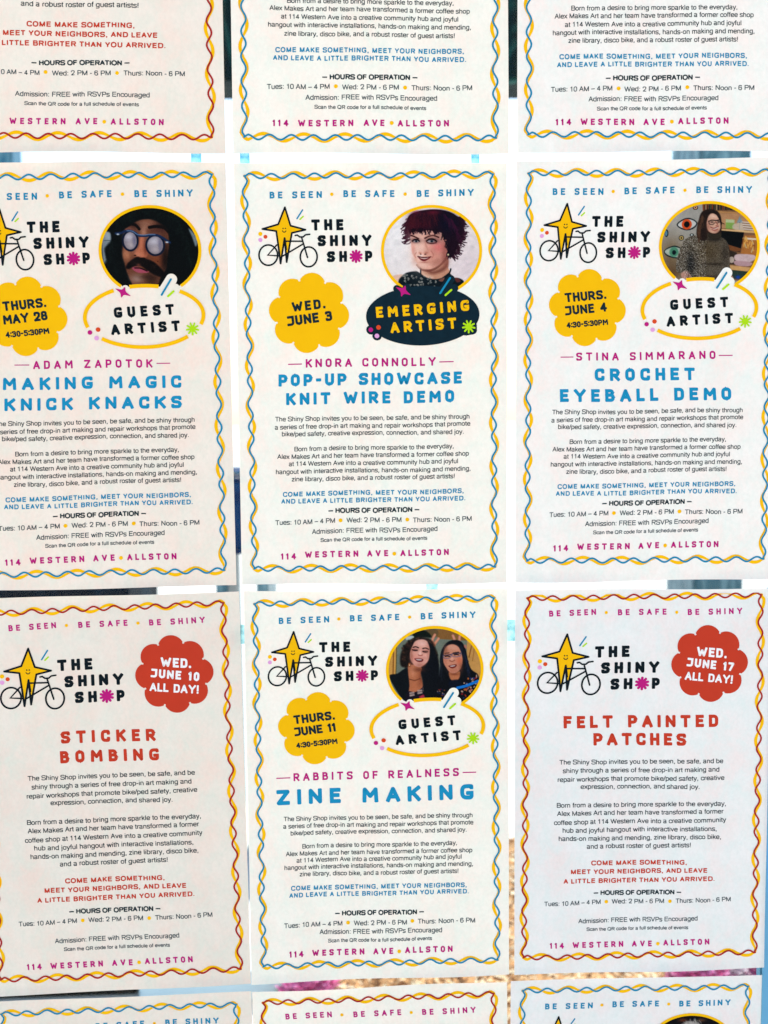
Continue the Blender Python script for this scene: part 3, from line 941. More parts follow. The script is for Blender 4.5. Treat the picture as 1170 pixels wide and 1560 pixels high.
def paint_friends(p):
    p.c[:] = (128, 134, 118)
    p.poly([(560, 60), (930, 60), (960, 190), (620, 170)], (150, 108, 62), 5, 1, False)
    p.poly([(480, 60), (600, 60), (620, 120), (560, 160), (500, 120)], (120, 96, 64), 5)
    p.poly([(330, 110), (420, 60), (500, 90), (540, 150), (440, 150), (340, 180)], (20, 34, 26), 8)
    p.poly([(250, 150), (320, 130), (340, 150), (260, 180)], (190, 196, 190), 5)
    p.poly([(30, 200), (148, 240), (130, 620), (30, 620)], (214, 162, 88), 4, 1, False)
    p.line([(104, 300), (100, 600)], (150, 100, 48), 8)
    p.line([(140, 250), (134, 560)], (110, 100, 60), 6)
    p.poly([(950, 190), (1130, 190), (1130, 620), (1000, 560), (940, 380)], (206, 156, 92), 4, 1, False)
    p.line([(1000, 250), (970, 380)], (150, 100, 50), 8)
    p.line([(1035, 260), (1010, 420)], (180, 128, 66), 6)
    # fingers making rabbit ears
    for P in ([(540, 215), (560, 160), (580, 122)], [(565, 240), (600, 195), (622, 166)], [(806, 190), (800, 160), (788, 132)], [(862, 190), (862, 165), (866, 140)]):
        p.line(P, (206, 140, 112), 24)
        p.line(P, (226, 168, 140), 8, .6)
    p.poly([(530, 200), (570, 200), (590, 240), (560, 260)], (190, 124, 96), 6)
    # left woman: curls
    r = np.random.RandomState(8)
    p.poly([(180, 420), (190, 330), (240, 230), (330, 165), (440, 150), (530, 175), (580, 260), (610, 350), (620, 500), (560, 560), (460, 560), (280, 500), (200, 480)], (40, 30, 26), 12)
    for i in range(120):
        a = r.uniform(2.2, 6.9)
        rad = r.uniform(.72, 1.02)
        x, y = 395 + 205 * rad * math.cos(a), 350 + 195 * rad * math.sin(a)
        p.blob(x, y, 12, 12, [(96, 66, 48), (26, 18, 16), (70, 46, 36)][r.randint(3)], .7)
    p.poly([(60, 600), (150, 560), (270, 500), (300, 700), (310, 860), (220, 860)], (16, 26, 32), 6)
    p.poly([(270, 500), (300, 460), (420, 480), (420, 600), (450, 700), (460, 860), (280, 860), (290, 700)], (196, 124, 88), 6)
    p.blob(330, 540, 34, 60, (226, 160, 124), .6)
    p.blob(420, 620, 30, 80, (140, 74, 50), .6)
    p.line([(290, 625), (350, 640), (410, 620)], (110, 60, 40), 5, .8)
    p.poly([(275, 770), (350, 775), (420, 740), (460, 700), (500, 760), (540, 900), (260, 900)], (30, 22, 40), 5)
    for (x, y) in ((320, 800), (410, 775), (470, 745)):
        p.poly([(x - 30, y - 22), (x + 26, y - 30), (x + 30, y + 14), (x - 26, y + 24)], (196, 170, 156), 4, .9, False)
        p.line([(x - 28, y), (x + 28, y - 8)], (90, 70, 70), 4, .7)
    p.poly([(400, 830), (470, 800), (520, 830), (440, 850)], (190, 60, 84), 6)
    # face left
    p.poly([(330, 230), (360, 190), (430, 172), (490, 195), (516, 260), (518, 340), (500, 420), (450, 470), (400, 490), (340, 465), (300, 400), (296, 320)], (226, 166, 146), 5)
    p.blob(430, 215, 60, 36, (244, 196, 180), .8)
    p.blob(340, 380, 34, 40, (236, 160, 142), .7)
    p.blob(470, 370, 30, 40, (240, 178, 160), .6)
    p.blob(310, 330, 16, 70, (180, 116, 94), .6)
    p.blob(420, 465, 60, 22, (190, 116, 96), .5)
    for cx, cy in ((350, 292), (468, 312)):
        p.blob(cx, cy, 34, 16, (120, 66, 60), .7)
        p.line([(cx - 28, cy - 2), (cx, cy + 6), (cx + 28, cy + 4)], (30, 18, 20), 7)
    p.line([(330, 262), (360, 256), (392, 268)], (56, 34, 30), 9)
    p.line([(440, 278), (474, 272), (506, 286)], (56, 34, 30), 9)
    p.blob(408, 330, 16, 30, (246, 200, 184), .8)
    p.line([(390, 350), (412, 358), (436, 352)], (170, 90, 78), 7, .8)
    p.poly([(342, 392), (392, 388), (446, 400), (430, 428), (380, 426)], (120, 40, 44), 4)
    p.poly([(358, 398), (394, 396), (430, 404), (418, 412), (382, 411)], (222, 210, 200), 3, .9)
    p.poly([(500, 200), (560, 260), (610, 400), (630, 560), (600, 840), (470, 840), (440, 640), (420, 540), (480, 470), (520, 380), (524, 280)], (16, 22, 30), 9)
    p.ell(288, 462, 15, 24, (150, 90, 50), .3)
    p.ell(288, 464, 6, 10, (226, 190, 150), .4)
    p.blob(400, 520, 70, 26, (120, 66, 48), .7)
    p.blob(310, 420, 20, 60, (180, 112, 92), .5)
    p.blob(500, 300, 16, 90, (190, 126, 108), .5)
    p.blob(400, 385, 90, 14, (214, 140, 124), .4)
    # right woman
    p.poly([(640, 520), (636, 400), (660, 290), (720, 210), (800, 182), (880, 200), (930, 280), (960, 420), (1000, 520), (1080, 590), (1060, 760), (900, 880), (560, 880), (600, 700)], (16, 20, 28), 6)
    p.hair([(700, 240), (660, 360), (650, 520)], (50, 54, 66), 20, 120, 5, 0, 1, .12, .4, 51)
    p.hair([(880, 240), (930, 380), (960, 520)], (40, 50, 74), 24, 130, 5, .2, 1, .12, .45, 52)
    p.poly([(690, 300), (730, 245), (790, 232), (850, 262), (885, 340), (896, 430), (870, 520), (810, 566), (760, 560), (710, 500), (675, 420)], (212, 146, 118), 5)
    p.blob(780, 270, 60, 30, (226, 170, 144), .8)
    p.blob(860, 420, 34, 44, (224, 120, 84), .7)
    p.blob(700, 430, 22, 44, (206, 130, 106), .6)
    p.poly([(740, 550), (800, 570), (866, 540), (860, 620), (810, 650), (760, 630)], (196, 126, 88), 6)
    p.blob(805, 575, 50, 14, (140, 76, 50), .7)
    for cx, cy, sx in ((722, 372, 44), (826, 354, 50)):
        p.line([(cx - sx, cy - 14), (cx + sx, cy - 22)], (60, 56, 76), 7)
        p.line([(cx - sx, cy - 14), (cx - sx + 10, cy + 18), (cx + sx - 12, cy + 14), (cx + sx, cy - 22)], (120, 110, 130), 5, .8)
        p.line([(cx - 26, cy), (cx, cy - 5), (cx + 28, cy)], (24, 16, 18), 7)
    p.line([(694, 336), (740, 330)], (50, 36, 34), 8, .8)
    p.line([(792, 330), (850, 322)], (50, 36, 34), 8, .8)
    p.blob(775, 400, 18, 22, (236, 180, 156), .8)
    p.line([(750, 418), (778, 428), (806, 414)], (150, 84, 66), 7, .8)
    p.poly([(736, 478), (780, 466), (828, 462), (820, 492), (780, 508), (752, 498)], (130, 50, 46), 4)
    p.poly([(750, 481), (782, 474), (814, 471), (804, 481), (772, 488)], (222, 210, 200), 3, .9)
    p.blob(700, 300, 26, 60, (150, 92, 70), .6)
    p.blob(880, 500, 26, 60, (140, 80, 56), .6)
    p.blob(780, 530, 60, 22, (190, 118, 90), .5)
    p.poly([(760, 650), (850, 640), (880, 700), (800, 760), (740, 700)], (14, 24, 44), 8)
    cols = [(190, 70, 50), (214, 176, 150), (40, 66, 120), (206, 120, 60), (26, 22, 32), (150, 40, 50)]
    for i in range(56):
        x, y = r.uniform(890, 1080), r.uniform(590, 860)
        if x - 890 < (700 - y) * .8:
            continue
        p.ell(x, y, r.uniform(8, 20), r.uniform(6, 14), cols[r.randint(6)], .4, .85, r.uniform(0, 3))
    p.line([(840, 730), (940, 706), (1075, 650)], (30, 130, 200), 26)
    for i in range(22):
        x, y = r.uniform(600, 700), r.uniform(740, 850)
        p.ell(x, y, 9, 7, cols[r.randint(6)], .5, .6)
    p.ell(930, 258, 14, 26, (196, 130, 110), .4, .9, -.5)


def paint_dark(p):
    p.c[:] = (8, 8, 12)
    p.blob(470, 110, 60, 26, (104, 50, 26), .8)
    p.blob(690, 110, 50, 24, (120, 76, 46), .7)
    p.ell(560, 330, 180, 210, (120, 110, 104), .1)
    p.ell(560, 360, 150, 190, (26, 22, 26), .15)
    p.hair([(420, 300), (480, 190), (580, 150), (680, 200), (720, 300)], (170, 160, 148), 60, 60, 6, 0, -.4, .7, .6, 61)
    p.ell(530, 420, 110, 170, (200, 150, 124), .15)
    p.blob(530, 560, 60, 20, (130, 50, 50), .8)
    p.poly([(300, 900), (400, 640), (700, 640), (840, 900)], (30, 34, 50), 10)


# decorations in P12's enlarged frame (770,230,2.925): guest oval
Z12 = Z('12', 770, 230, 2.925)
Z11 = Z('11', 350, 230, 2.721)
Z11b = Z('11', 350, 540, 2.721)
ZL = Z('11', 380, 300, 5.318)
GO = dict(cx=857, cy=705, rx=252, ry=132, a=-.035)
XS = (772, 601); BARS = [((935, 612), (978, 545)), ((962, 618), (986, 597))]
DOTS = [((624, 773), 'mag'), ((659, 761), 'orange'), ((651, 798), 'pink')]
LB = (1060, 760)


def sd_cap(x, y, a, b, r):
    dx, dy = b[0] - a[0], b[1] - a[1]
    t = np.clip(((x - a[0]) * dx + (y - a[1]) * dy) / (dx * dx + dy * dy), 0, 1)
    return np.hypot(x - a[0] - t * dx, y - a[1] - t * dy) - r


def halo_sd(x, y):
    """distance to the cleared patches round the little ornaments of the guest oval"""
    d = sd_cap(x, y, (935, 612), (980, 545), 24)
    d = np.minimum(d, sd_cap(x, y, (955, 620), (992, 585), 22))
    d = np.minimum(d, sd_cap(x, y, (750, 590), (798, 614), 15))
    d = np.minimum(d, sd_cap(x, y, (766, 622), (783, 586), 16))
    for (q, _) in DOTS:
        d = np.minimum(d, sd_cap(x, y, q, (q[0] + .1, q[1]), 20))
    return np.minimum(d, sd_cap(x, y, LB, (LB[0] + .1, LB[1]), 38))


def guest_sd(x, y):
    u = (x - GO['cx']) * math.cos(GO['a']) + (y - GO['cy']) * math.sin(GO['a'])
    v = -(x - GO['cx']) * math.sin(GO['a']) + (y - GO['cy']) * math.cos(GO['a'])
    r = np.hypot(u / GO['rx'], v / GO['ry'])
    return np.minimum((r - 1) * GO['ry'], halo_sd(x, y))


H12 = homog([(0, 0), (1170, 0), (1170, 1000), (0, 1000)], Z12([(0, 0), (1170, 0), (1170, 1000), (0, 1000)]))
H12i = np.linalg.inv(H12)

PORT = {  # frame, ellipse, painter, background, guest oval?
    '11': ((575, 310, 7.0909), (578, 520, 518, 472), paint_redhair, (232, 216, 206), False),
    '10': ((145, 310, 7.0909), (605, 520, 527, 465), paint_glasses, (10, 14, 16), True),
    '12': ((1000, 305, 7.3125), (574, 525, 531, 479), paint_cardigan, (150, 130, 110), True),
    '21': ((585, 950, 7.548), (578, 515, 534, 470), paint_friends, (120, 130, 110), True),
}


def portrait(k, acc, ringacc):
    if k == '32':
        H = HO['12']
        def z(P):
            return happ(HI['12'], np.asarray(P, float) / 7.3125 + np.array([1000, 305]))
        (cx, cy, rx, ry), fn, bgc, guest = (574, 525, 531, 479), paint_dark, (8, 8, 12), True
    else:
        fr, (cx, cy, rx, ry), fn, bgc, guest = PORT[k]
        z = Z(k, *fr)
    NR = 190 if k != '32' else 70
    gx, gy = np.meshgrid(np.linspace(-1, 1, NR), np.linspace(-1, 1, NR))
    # square grid squeezed onto the disc
    gx, gy = gx.ravel(), gy.ravel()
    ux, uy = gx * np.sqrt(1 - gy ** 2 / 2), gy * np.sqrt(1 - gx ** 2 / 2)
    X, Y = cx + rx * ux, cy + ry * uy
    p = Paint(X, Y, bgc)
    fn(p)
    # uneven print: soft blotches, a little grain and fuller contrast
    g1 = rng.normal(0, 1, (26, 26))
    fx, fy = (gx + 1) * 12.4, (gy + 1) * 12.4
    ix, iy = fx.astype(int), fy.astype(int)
    tx, ty = fx - ix, fy - iy
    tx, ty = tx * tx * (3 - 2 * tx), ty * ty * (3 - 2 * ty)
    nz_ = (g1[iy, ix] * (1 - tx) + g1[iy, ix + 1] * tx) * (1 - ty) + (g1[iy + 1, ix] * (1 - tx) + g1[iy + 1, ix + 1] * tx) * ty
    p.c = np.clip(118 + (p.c - 118) * 1.06, 0, 255)
    dk = {'11': .93, '10': .80, '12': .80, '21': .84, '32': 1.0}[k]
    p.c = 255 * (p.c / 255) ** (1 + (1 - dk) * 1.3) * (dk + (1 - dk) * .45)
    p.c = p.c * (1 + .022 * nz_[:, None]) + rng.normal(0, 4.0, (len(p.c), 1)) + rng.normal(0, 1.5, p.c.shape)
    if k != '11':
        uv = z(np.column_stack([X, Y]))
        q = happ(H12i, uv)
        d = guest_sd(q[:, 0], q[:, 1])
        cell = 2 * 217.0 / NR
        e = .5
        dx = (guest_sd(q[:, 0] + e, q[:, 1]) - guest_sd(q[:, 0] - e, q[:, 1])) / (2 * e)
        dy = (guest_sd(q[:, 0], q[:, 1] + e) - guest_sd(q[:, 0], q[:, 1] - e)) / (2 * e)
        nn = np.hypot(dx, dy) + 1e-9
        near = np.abs(d) < cell * .75
        q[near, 0] -= (d * dx / nn ** 2)[near]
        q[near, 1] -= (d * dy / nn ** 2)[near]
        uv = happ(H12, q)
        keep = (d > -cell * .75)
    else:
        uv = z(np.column_stack([X, Y]))
        keep = np.ones(len(X), bool)
    idx = np.arange(NR * NR).reshape(NR, NR)
    a, b, c, dd = idx[:-1, :-1].ravel(), idx[:-1, 1:].ravel(), idx[1:, 1:].ravel(), idx[1:, :-1].ravel()
    ok = keep[a] & keep[b] & keep[c] & keep[dd]
    F = np.column_stack([a, b, c, dd])[ok]
    used = np.unique(F)
    re = -np.ones(NR * NR, int)
    re[used] = np.arange(len(used))
    acc.add(uv[used], re[F].tolist(), 1.0, 'print')
    acc.col = np.clip(lin(np.clip(p.c[used], 0, 255)) * K, 0, 1)
    # yellow ring, open where the oval clears it
    E_ = ellp(cx, cy, rx + 10, ry + 10, 220)
    uv = z(E_)
    if k == '11':
        V, F = strip(E_, 32, True)
        ringacc.add(z(V), F, 2.2, 'yellow')
    else:
        q = happ(H12i, uv)
        d = guest_sd(q[:, 0], q[:, 1])
        out = d > 3
        i0 = int(np.argmin(d))
        order = [(i0 + j) % 220 for j in range(220)]
        seg = [j for j in order if out[j]]
        V, F = strip(E_[seg], 32, False, None)
        ringacc.add(z(V), F, 2.2, 'yellow')


# ------------------------------------------------------------------ object building
def new_obj(name, me, parent=None):
    o = bpy.data.objects.new(name, me)
    C.objects.link(o)
    if parent is not None:
        o.parent = parent
    return o


class Poster:
    def __init__(s, k, label, tint='warm'):
        s.k = k
        X, Y = wall(*np.array(POST[k][1], float).T)
        s.cx, s.cy = float(X.mean()), float(Y.mean())
        s.ang = math.atan2((Y[1] - Y[0]) + (Y[2] - Y[3]), (X[1] - X[0]) + (X[2] - X[3]))
        o = bpy.data.objects.new('poster', None)
        C.objects.link(o)
        o.location = (s.cx, -0.0026, ZC + s.cy)
        o.rotation_euler = (0, -s.ang, 0)
        o.empty_display_size = .05
        o['label'] = label
        o['category'] = 'poster'
        o['group'] = 'event posters taped to the window in a grid'
        s.o = o
        s.ca, s.sa = math.cos(-s.ang), math.sin(-s.ang)
        s.ph = rng.uniform(0, 6.28, 4)
        s.X, s.Y = X, Y
        s.sheet(tint)

    def local(s, X, Y):
        dx, dy = X - s.cx, Y - s.cy
        return dx * s.ca - dy * s.sa, dx * s.sa + dy * s.ca

    def bulge(s, lx, ly):
        q = .0012 * (np.sin(lx * 17 + s.ph[0]) * np.sin(ly * 11 + s.ph[1])) + .0006 * np.sin(lx * 9 + ly * 21 + s.ph[2])
        return -.0022 + q

    def sheet(s, tint):
        n, m = 48, 72
        U, V = np.meshgrid(np.linspace(0, 1, n), np.linspace(0, 1, m))
        U, V = U.ravel(), V.ravel()
        A, B, Cc, D = [np.array([s.X[i], s.Y[i]]) for i in range(4)]
        P = ((1 - U) * (1 - V))[:, None] * A + (U * (1 - V))[:, None] * B + (U * V)[:, None] * Cc + ((1 - U) * V)[:, None] * D
        lx, ly = s.local(P[:, 0], P[:, 1])
        y = s.bulge(lx, ly)
        # the free edges between the taped corners stand off the glass a little
        e = np.minimum(np.minimum(U, 1 - U) * .279, np.minimum(V, 1 - V) * .432)
        k = np.clip(1 - e / .0034, 0, 1) ** 2
        y = y - k * .0008 * (1 + np.sin(lx * 30 + ly * 24 + s.ph[3]))
        ly = ly + np.clip(1 - V / .01, 0, 1) * .0006 * np.sin(lx * 26 + s.ph[0]) - np.clip(1 - (1 - V) / .02, 0, 1) * .0009 * np.sin(lx * 22 + s.ph[1])
        me = bpy.data.meshes.new('sheet')
        idx = np.arange(n * m).reshape(m, n)
        F = np.column_stack([idx[:-1, :-1].ravel(), idx[1:, :-1].ravel(), idx[1:, 1:].ravel(), idx[:-1, 1:].ravel()])
        me.from_pydata(np.column_stack([lx, y, ly]).tolist(), [], F.tolist())
        for p_ in me.polygons:
            p_.use_smooth = True
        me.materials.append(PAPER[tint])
        new_obj('sheet', me, s.o)

    def part(s, name, acc, parent=None, label=None):
        if not acc.n:
            return None
        V = np.vstack(acc.v)
        X, Y = wall(*happ(HO[s.k], V[:, :2]).T)
        lx, ly = s.local(X, Y)
        y = s.bulge(lx, ly) - .00013 * V[:, 2]
        # faint unevenness of the lines of print
        lx2 = lx + .00022 * np.sin(ly * 60 + s.ph[1])
        ly2 = ly + .00022 * np.sin(lx * 48 + s.ph[2])
        me = bpy.data.meshes.new(name)
        me.from_pydata(np.column_stack([lx2, y, ly2]).tolist(), [], acc.f)
        for mn in acc.mats:
            me.materials.append(M[mn])
        me.polygons.foreach_set('material_index', acc.m)
        if hasattr(acc, 'col'):
            at = me.color_attributes.new('print', 'FLOAT_COLOR', 'POINT')
            at.data.foreach_set('color', np.column_stack([acc.col, np.ones(len(acc.col))]).ravel())
        o = new_obj(name, me, parent or s.o)
        if label:
            o['label'] = label
        return o


def ident(P):
    return np.asarray(P, float).reshape(-1, 2)


def border(P, thin):
    """two waves twined round the edge of the print, worked out in millimetres of the sheet"""
    S = BW / 378.0
    S2 = BH / 597.0
    w_, h_ = 378.0, 597.0
    def wave(L, c0, per, amp, sign, n=None):
        t = np.linspace(0, L, int(L / 2.2))
        fade = np.clip(np.minimum(t, L - t) / 6.0, 0, 1)
        ph = (t - c0) / per * 2 * math.pi
        return t, sign * amp * np.cos(ph) * fade, ph
    thinp = Acc(); yel = Acc()
    sides = {
        'top': ((8.5, 32.7, 3.5, 1), (16.5, 60.3, 5.0, 1), w_, lambda t, d: (t, -d)),
        'bottom': ((38, 32.9, 3.6, 1), (29, 60.8, 5.0, 1), w_, lambda t, d: (t, h_ - d)),
        'left': ((24, 35.3, 3.6, 1), (37, 61.7, 5.2, 1), h_, lambda t, d: (-d + 1.0, t)),
        'right': ((28, 34.9, 3.6, 1), (11, 66.0, 5.2, 1), h_, lambda t, d: (w_ + d - 1.0, t)),
    }
    for n, (b, y, L, fn) in sides.items():
        t, d, ph = wave(L, *b)
        x, yy = fn(t, d)
        V, F = strip(np.column_stack([x * S, yy * S2]), 2.75 * S, False, 'round')
        thinp.add(V, F, 3.0 + .1 * (n in ('left', 'right')), thin)
        t, d, ph = wave(L, *y)
        x, yy = fn(t, d)
        V, F = strip(np.column_stack([x * S, yy * S2]), (3.3 + 1.9 * np.abs(np.cos(ph))) * S, False, 'round')
        yel.add(V, F, 1.0 + .3 * (n in ('left', 'right')), 'yellow')
    o = P.part('wave_border', thinp)
    P.part('yellow_wave', yel, o)


def tagline(P, z, spec, col, cap):
    """spec: three words (x0,x1,y0,y1) and two dots"""
    for wd_, (x0, x1, y0, y1) in zip(('BE SEEN', 'BE SAFE', 'BE SHINY'), spec[0]):
        a = Acc()
        caps(a, z, wd_, x0, y0, x1, y1, cap, col, .235)
        P.part('tagline', a)
    for (x, y) in spec[1]:
        dts = Acc()
        disc(dts, z, x, y, 7.2, None, 'yellow')
        P.part('dot', dts)


TAG_A = ([(168, 383, 201, 199), (472, 683, 196, 193), (775, 1010, 193, 190)], [(424, 184), (727, 181)])
TAG_B = ([(192, 400, 199, 191), (497, 712, 194, 190), (806, 1048, 191, 187)], [(445, 181), (757, 179)])


def logo(P, T=None):
    """star riding a bicycle beside the stacked words; T maps sheet coordinates for the larger version"""
    z = ZL if T is None else (lambda Q: T(ZL(Q)))
    a = Acc()
    caps(a, z, 'THE', 503, 280, 762, 277, 90, 'black', .285)
    caps(a, z, 'SHINY', 553, 408, 987, 402, 89, 'black', .285)
    caps(a, z, 'SH', 628, 536, 790, 533, 88, 'black', .285)
    caps(a, z, 'P', 935, 531, 994, 530, 88, 'black', .285)
    o = P.part('logo_lettering', a)
    b = Acc(); burst(b, z, 862, 488, 55, 10, 20, 'mag', 1.0, .32)
    P.part('burst', b, o)
    st = [(291, 92), (335, 240), (455, 273), (345, 298), (322, 420), (303, 533), (286, 340), (254, 545), (238, 420), (220, 284), (108, 268), (236, 229)]
    s = Acc()
    V = np.array([(285, 262)] + st)
    s.add(z(V), [[0, 1 + i, 1 + (i + 1) % 12] for i in range(12)], 1.0, 'yellow')
    disc(s, z, 275, 262, 5.6, None, 'black', 2.2, 10)
    disc(s, z, 294, 262, 5.6, None, 'black', 2.2, 10)
    stroke(s, z, smooth([(269, 281), (276, 290), (284, 292), (292, 290), (298, 281)], False), 6.5, 'black', 2.2)
    P.part('star', s, o)
    s = Acc()
    n = len(st)
    for i in range(n):
        stroke(s, z, [st[i], st[(i + 1) % n]], 14.5, 'black', 2.0 + .05 * i)
    P.part('star_outline', s, o)
    b = Acc()
    stroke(b, z, ellp(155, 478, 75, 82, 44), 13.5, 'black', 2.7, True)
    stroke(b, z, ellp(480, 492, 68, 80, 44), 13.5, 'black', 2.75, True)
    for j, q in enumerate([[(222, 396), (150, 478), (245, 484)], [(292, 365), (428, 366)], [(272, 484), (438, 386)],
                           [(424, 338), (448, 420), (470, 497)], [(288, 345), (300, 430)], [(372, 319), (388, 316), (408, 331), (436, 331), (455, 314), (489, 310)]]):
        stroke(b, z, q, 12.5, 'black', 2.8 + .06 * j)
    P.part('bicycle', b, o)
    c = Each(P, 'confetti', o)
    disc(c, z, 91, 307, 17, None, 'yellow'); disc(c, z, 132, 330, 16, None, 'orange'); disc(c, z, 91, 356, 17, None, 'pink')
    stroke(c, z, [(388, 183), (433, 113)], 12, 'blue', 1.1)
    stroke(c, z, [(412, 189), (437, 165)], 12, 'lime', 1.2)


class Each:
    """stands in for Acc: every shape becomes a part of its own"""
    def __init__(s, P, name, parent):
        s.P, s.name, s.parent = P, name, parent

    def add(s, V, F, lev, mname):
        a = Acc(); a.add(V, F, lev, mname)
        s.P.part(s.name, a, s.parent)


def ornaments(P, o, z, dx=0, dy=0):
    a = Each(P, 'ornament', o)
    x, y = XS[0] + dx, XS[1] + dy
    V = []
    for i in range(8):
        ang = math.radians(28 + 45 * i - (8 if i % 4 == 2 else 0))
        r = (37, 11, 27, 11)[i % 4]
        V.append((x + r * math.cos(ang) * 1.05, y + r * math.sin(ang)))
    fanpoly(a, z, x, y, rr(V, 7, True), 'mag', 4.0)
    for (p0, p1), c, wd in zip(BARS, ('blue', 'lime'), (8.5, 9)):
        stroke(a, z, [(p0[0] + dx, p0[1] + dy), (p1[0] + dx, p1[1] + dy)], wd, c, 4.0)
    for (q, c) in DOTS:
        disc(a, z, q[0] + dx, q[1] + dy, 10, None, c, 4.0)
    b = Acc()
    burst(b, z, LB[0] + dx, LB[1] + dy, 29, 9, 8, 'lime', 4.0, .2)
    P.part('burst', b, o)


def guest_badge(P):
    z = Z12
    Eg = ellp(GO['cx'], GO['cy'], GO['rx'], GO['ry'], 240, GO['a'])
    d = halo_sd(Eg[:, 0], Eg[:, 1])
    a = Acc()
    runs, cur = [], []
    st = int(np.argmin(d))
    for j in range(241):
        i = (st + j) % 240
        if d[i] > 0 and j < 240:
            cur.append(i)
        elif cur:
            runs.append(cur); cur = []
    for r_ in runs:
        if len(r_) > 2:
            V, F = strip(Eg[r_], 16.5, False, None)
            a.add(z(V), F, 3.4, 'yellow')
    o = P.part('oval_badge', a)
    b = Acc()
    caps(b, z, 'GUEST', 730, 712, 986, 697, 46, 'black', .275, 1.5)
    caps(b, z, 'ARTIST', 714, 785, 1008, 768, 46, 'black', .275, 1.5)
    P.part('badge_lettering', b, o)
    ornaments(P, o, z)


def emerging_badge(P):
    z = Z11
    a = Acc()
    cx, cy, rx, ry, ag = 799, 684, 234, 123, -.03
    fanpoly(a, z, cx, cy, ellp(cx, cy, rx, ry, 80, ag), 'navy', 3.0)
    k = 3.1
    for (p0, p1, wd) in (((692, 572), (740, 600), 30), ((712, 604), (733, 566), 30), ((868, 598), (914, 534), 34), ((893, 604), (928, 572), 36),
                         ((584, 743), (585, 744), 38), ((616, 734), (617, 735), 38), ((609, 768), (610, 768), 38), ((988, 728), (989, 732), 66), ((975, 750), (1004, 745), 36)):
        stroke(a, z, [p0, p1], wd, 'navy', k); k += .1
    o = P.part('oval_badge', a, None, 'dark navy oval badge with yellow lettering')
    b = Acc()
    caps(b, z, 'EMERGING', 608, 694, 992, 665, 45, 'yellow', .25, 5)
    caps(b, z, 'ARTIST', 667, 756, 938, 738, 45, 'yellow', .25, 5)
    P.part('badge_lettering', b, o)
    c = Each(P, 'ornament', o)
    V = []
    for i in range(8):
        ang = math.radians(28 + 45 * i - (8 if i % 4 == 2 else 0))
        r = (37, 11, 27, 11)[i % 4]
        V.append((719 + r * math.cos(ang), 582 + r * math.sin(ang)))
    fanpoly(c, z, 719, 582, rr(V, 7, True), 'mag', 5)
    stroke(c, z, [(871, 592), (911, 530)], 8, 'blue', 5)
    stroke(c, z, [(893, 600), (917, 579)], 8, 'lime', 5)
    for (x, y, q) in ((584, 743, 'mag'), (616, 733, 'orange'), (609, 768, 'pink')):
        disc(c, z, x, y, 9.5, None, q, 5)
    b = Acc()
    burst(b, z, 988, 731, 28, 9, 7.5, 'lime', 5, .2)
    P.part('burst', b, o)


def date_badge(P, z, cx, cy, R, col, a0, rows, ink):
    a = Acc()
    flower(a, z, cx, cy, R, col, 2.0, a0)
    o = P.part('date_badge', a)
    b = Acc()
    for (t, x0, y0, x1, y1, cap, wt) in rows:
        caps(b, z, t, x0, y0, x1, y1, cap, ink, wt, 3.4)
    P.part('date_lettering', b, o)


def block(P, name, z, rows, cap, ink, bold=0.0, space=1.0, parent=None):
    a = Acc()
    for r_ in rows:
        line(a, z, r_[0], r_[1], r_[2], r_[3], r_[4], cap, ink, bold, space)
    return P.part(name, a, parent)


T1 = "The Shiny Shop invites you to be seen, be safe, and be shiny through"
T2 = "a series of free drop-in art making and repair workshops that promote"
T3 = "bike/ped safety, creative expression, connection, and shared joy."
T4 = "Born from a desire to bring more sparkle to the everyday,"
T5 = "Alex Makes Art and her team have transformed a former coffee shop"
T6 = "at 114 Western Ave into a creative community hub and joyful"
T7 = "hangout with interactive installations, hands-on making and mending,"
T8 = "zine library, disco bike, and a robust roster of guest artists!"
S1 = "COME MAKE SOMETHING, MEET YOUR NEIGHBORS,"
S2 = "AND LEAVE A LITTLE BRIGHTER THAN YOU ARRIVED."
R1 = "The Shiny Shop invites you to be seen, be safe, and be"
R2 = "shiny through a series of free drop-in art making and"
R3 = "repair workshops that promote bike/ped safety, creative"
R4 = "expression, connection, and shared joy."
R5 = "Born from a desire to bring more sparkle to the everyday,"
R6 = "Alex Makes Art and her team have transformed a former"
R7 = "coffee shop at 114 Western Ave into a creative community"
R8 = "hub and joyful hangout with interactive installations,"
R9 = "hands-on making and mending, zine library, disco bike,"
R10 = "and a robust roster of guest artists!"
Q1 = "COME MAKE SOMETHING,"
Q2 = "MEET YOUR NEIGHBORS, AND LEAVE"
Q3 = "A LITTLE BRIGHTER THAN YOU ARRIVED."
HRS = "\u2014 HOURS OF OPERATION \u2014"
TU, WE, TH = "Tues: 10 AM \u2013 4 PM", "Wed: 2 PM - 6 PM", "Thurs: Noon - 6 PM"
AD, SCN = "Admission: FREE with RSVPs Encouraged", "Scan the QR code for a full schedule of events"


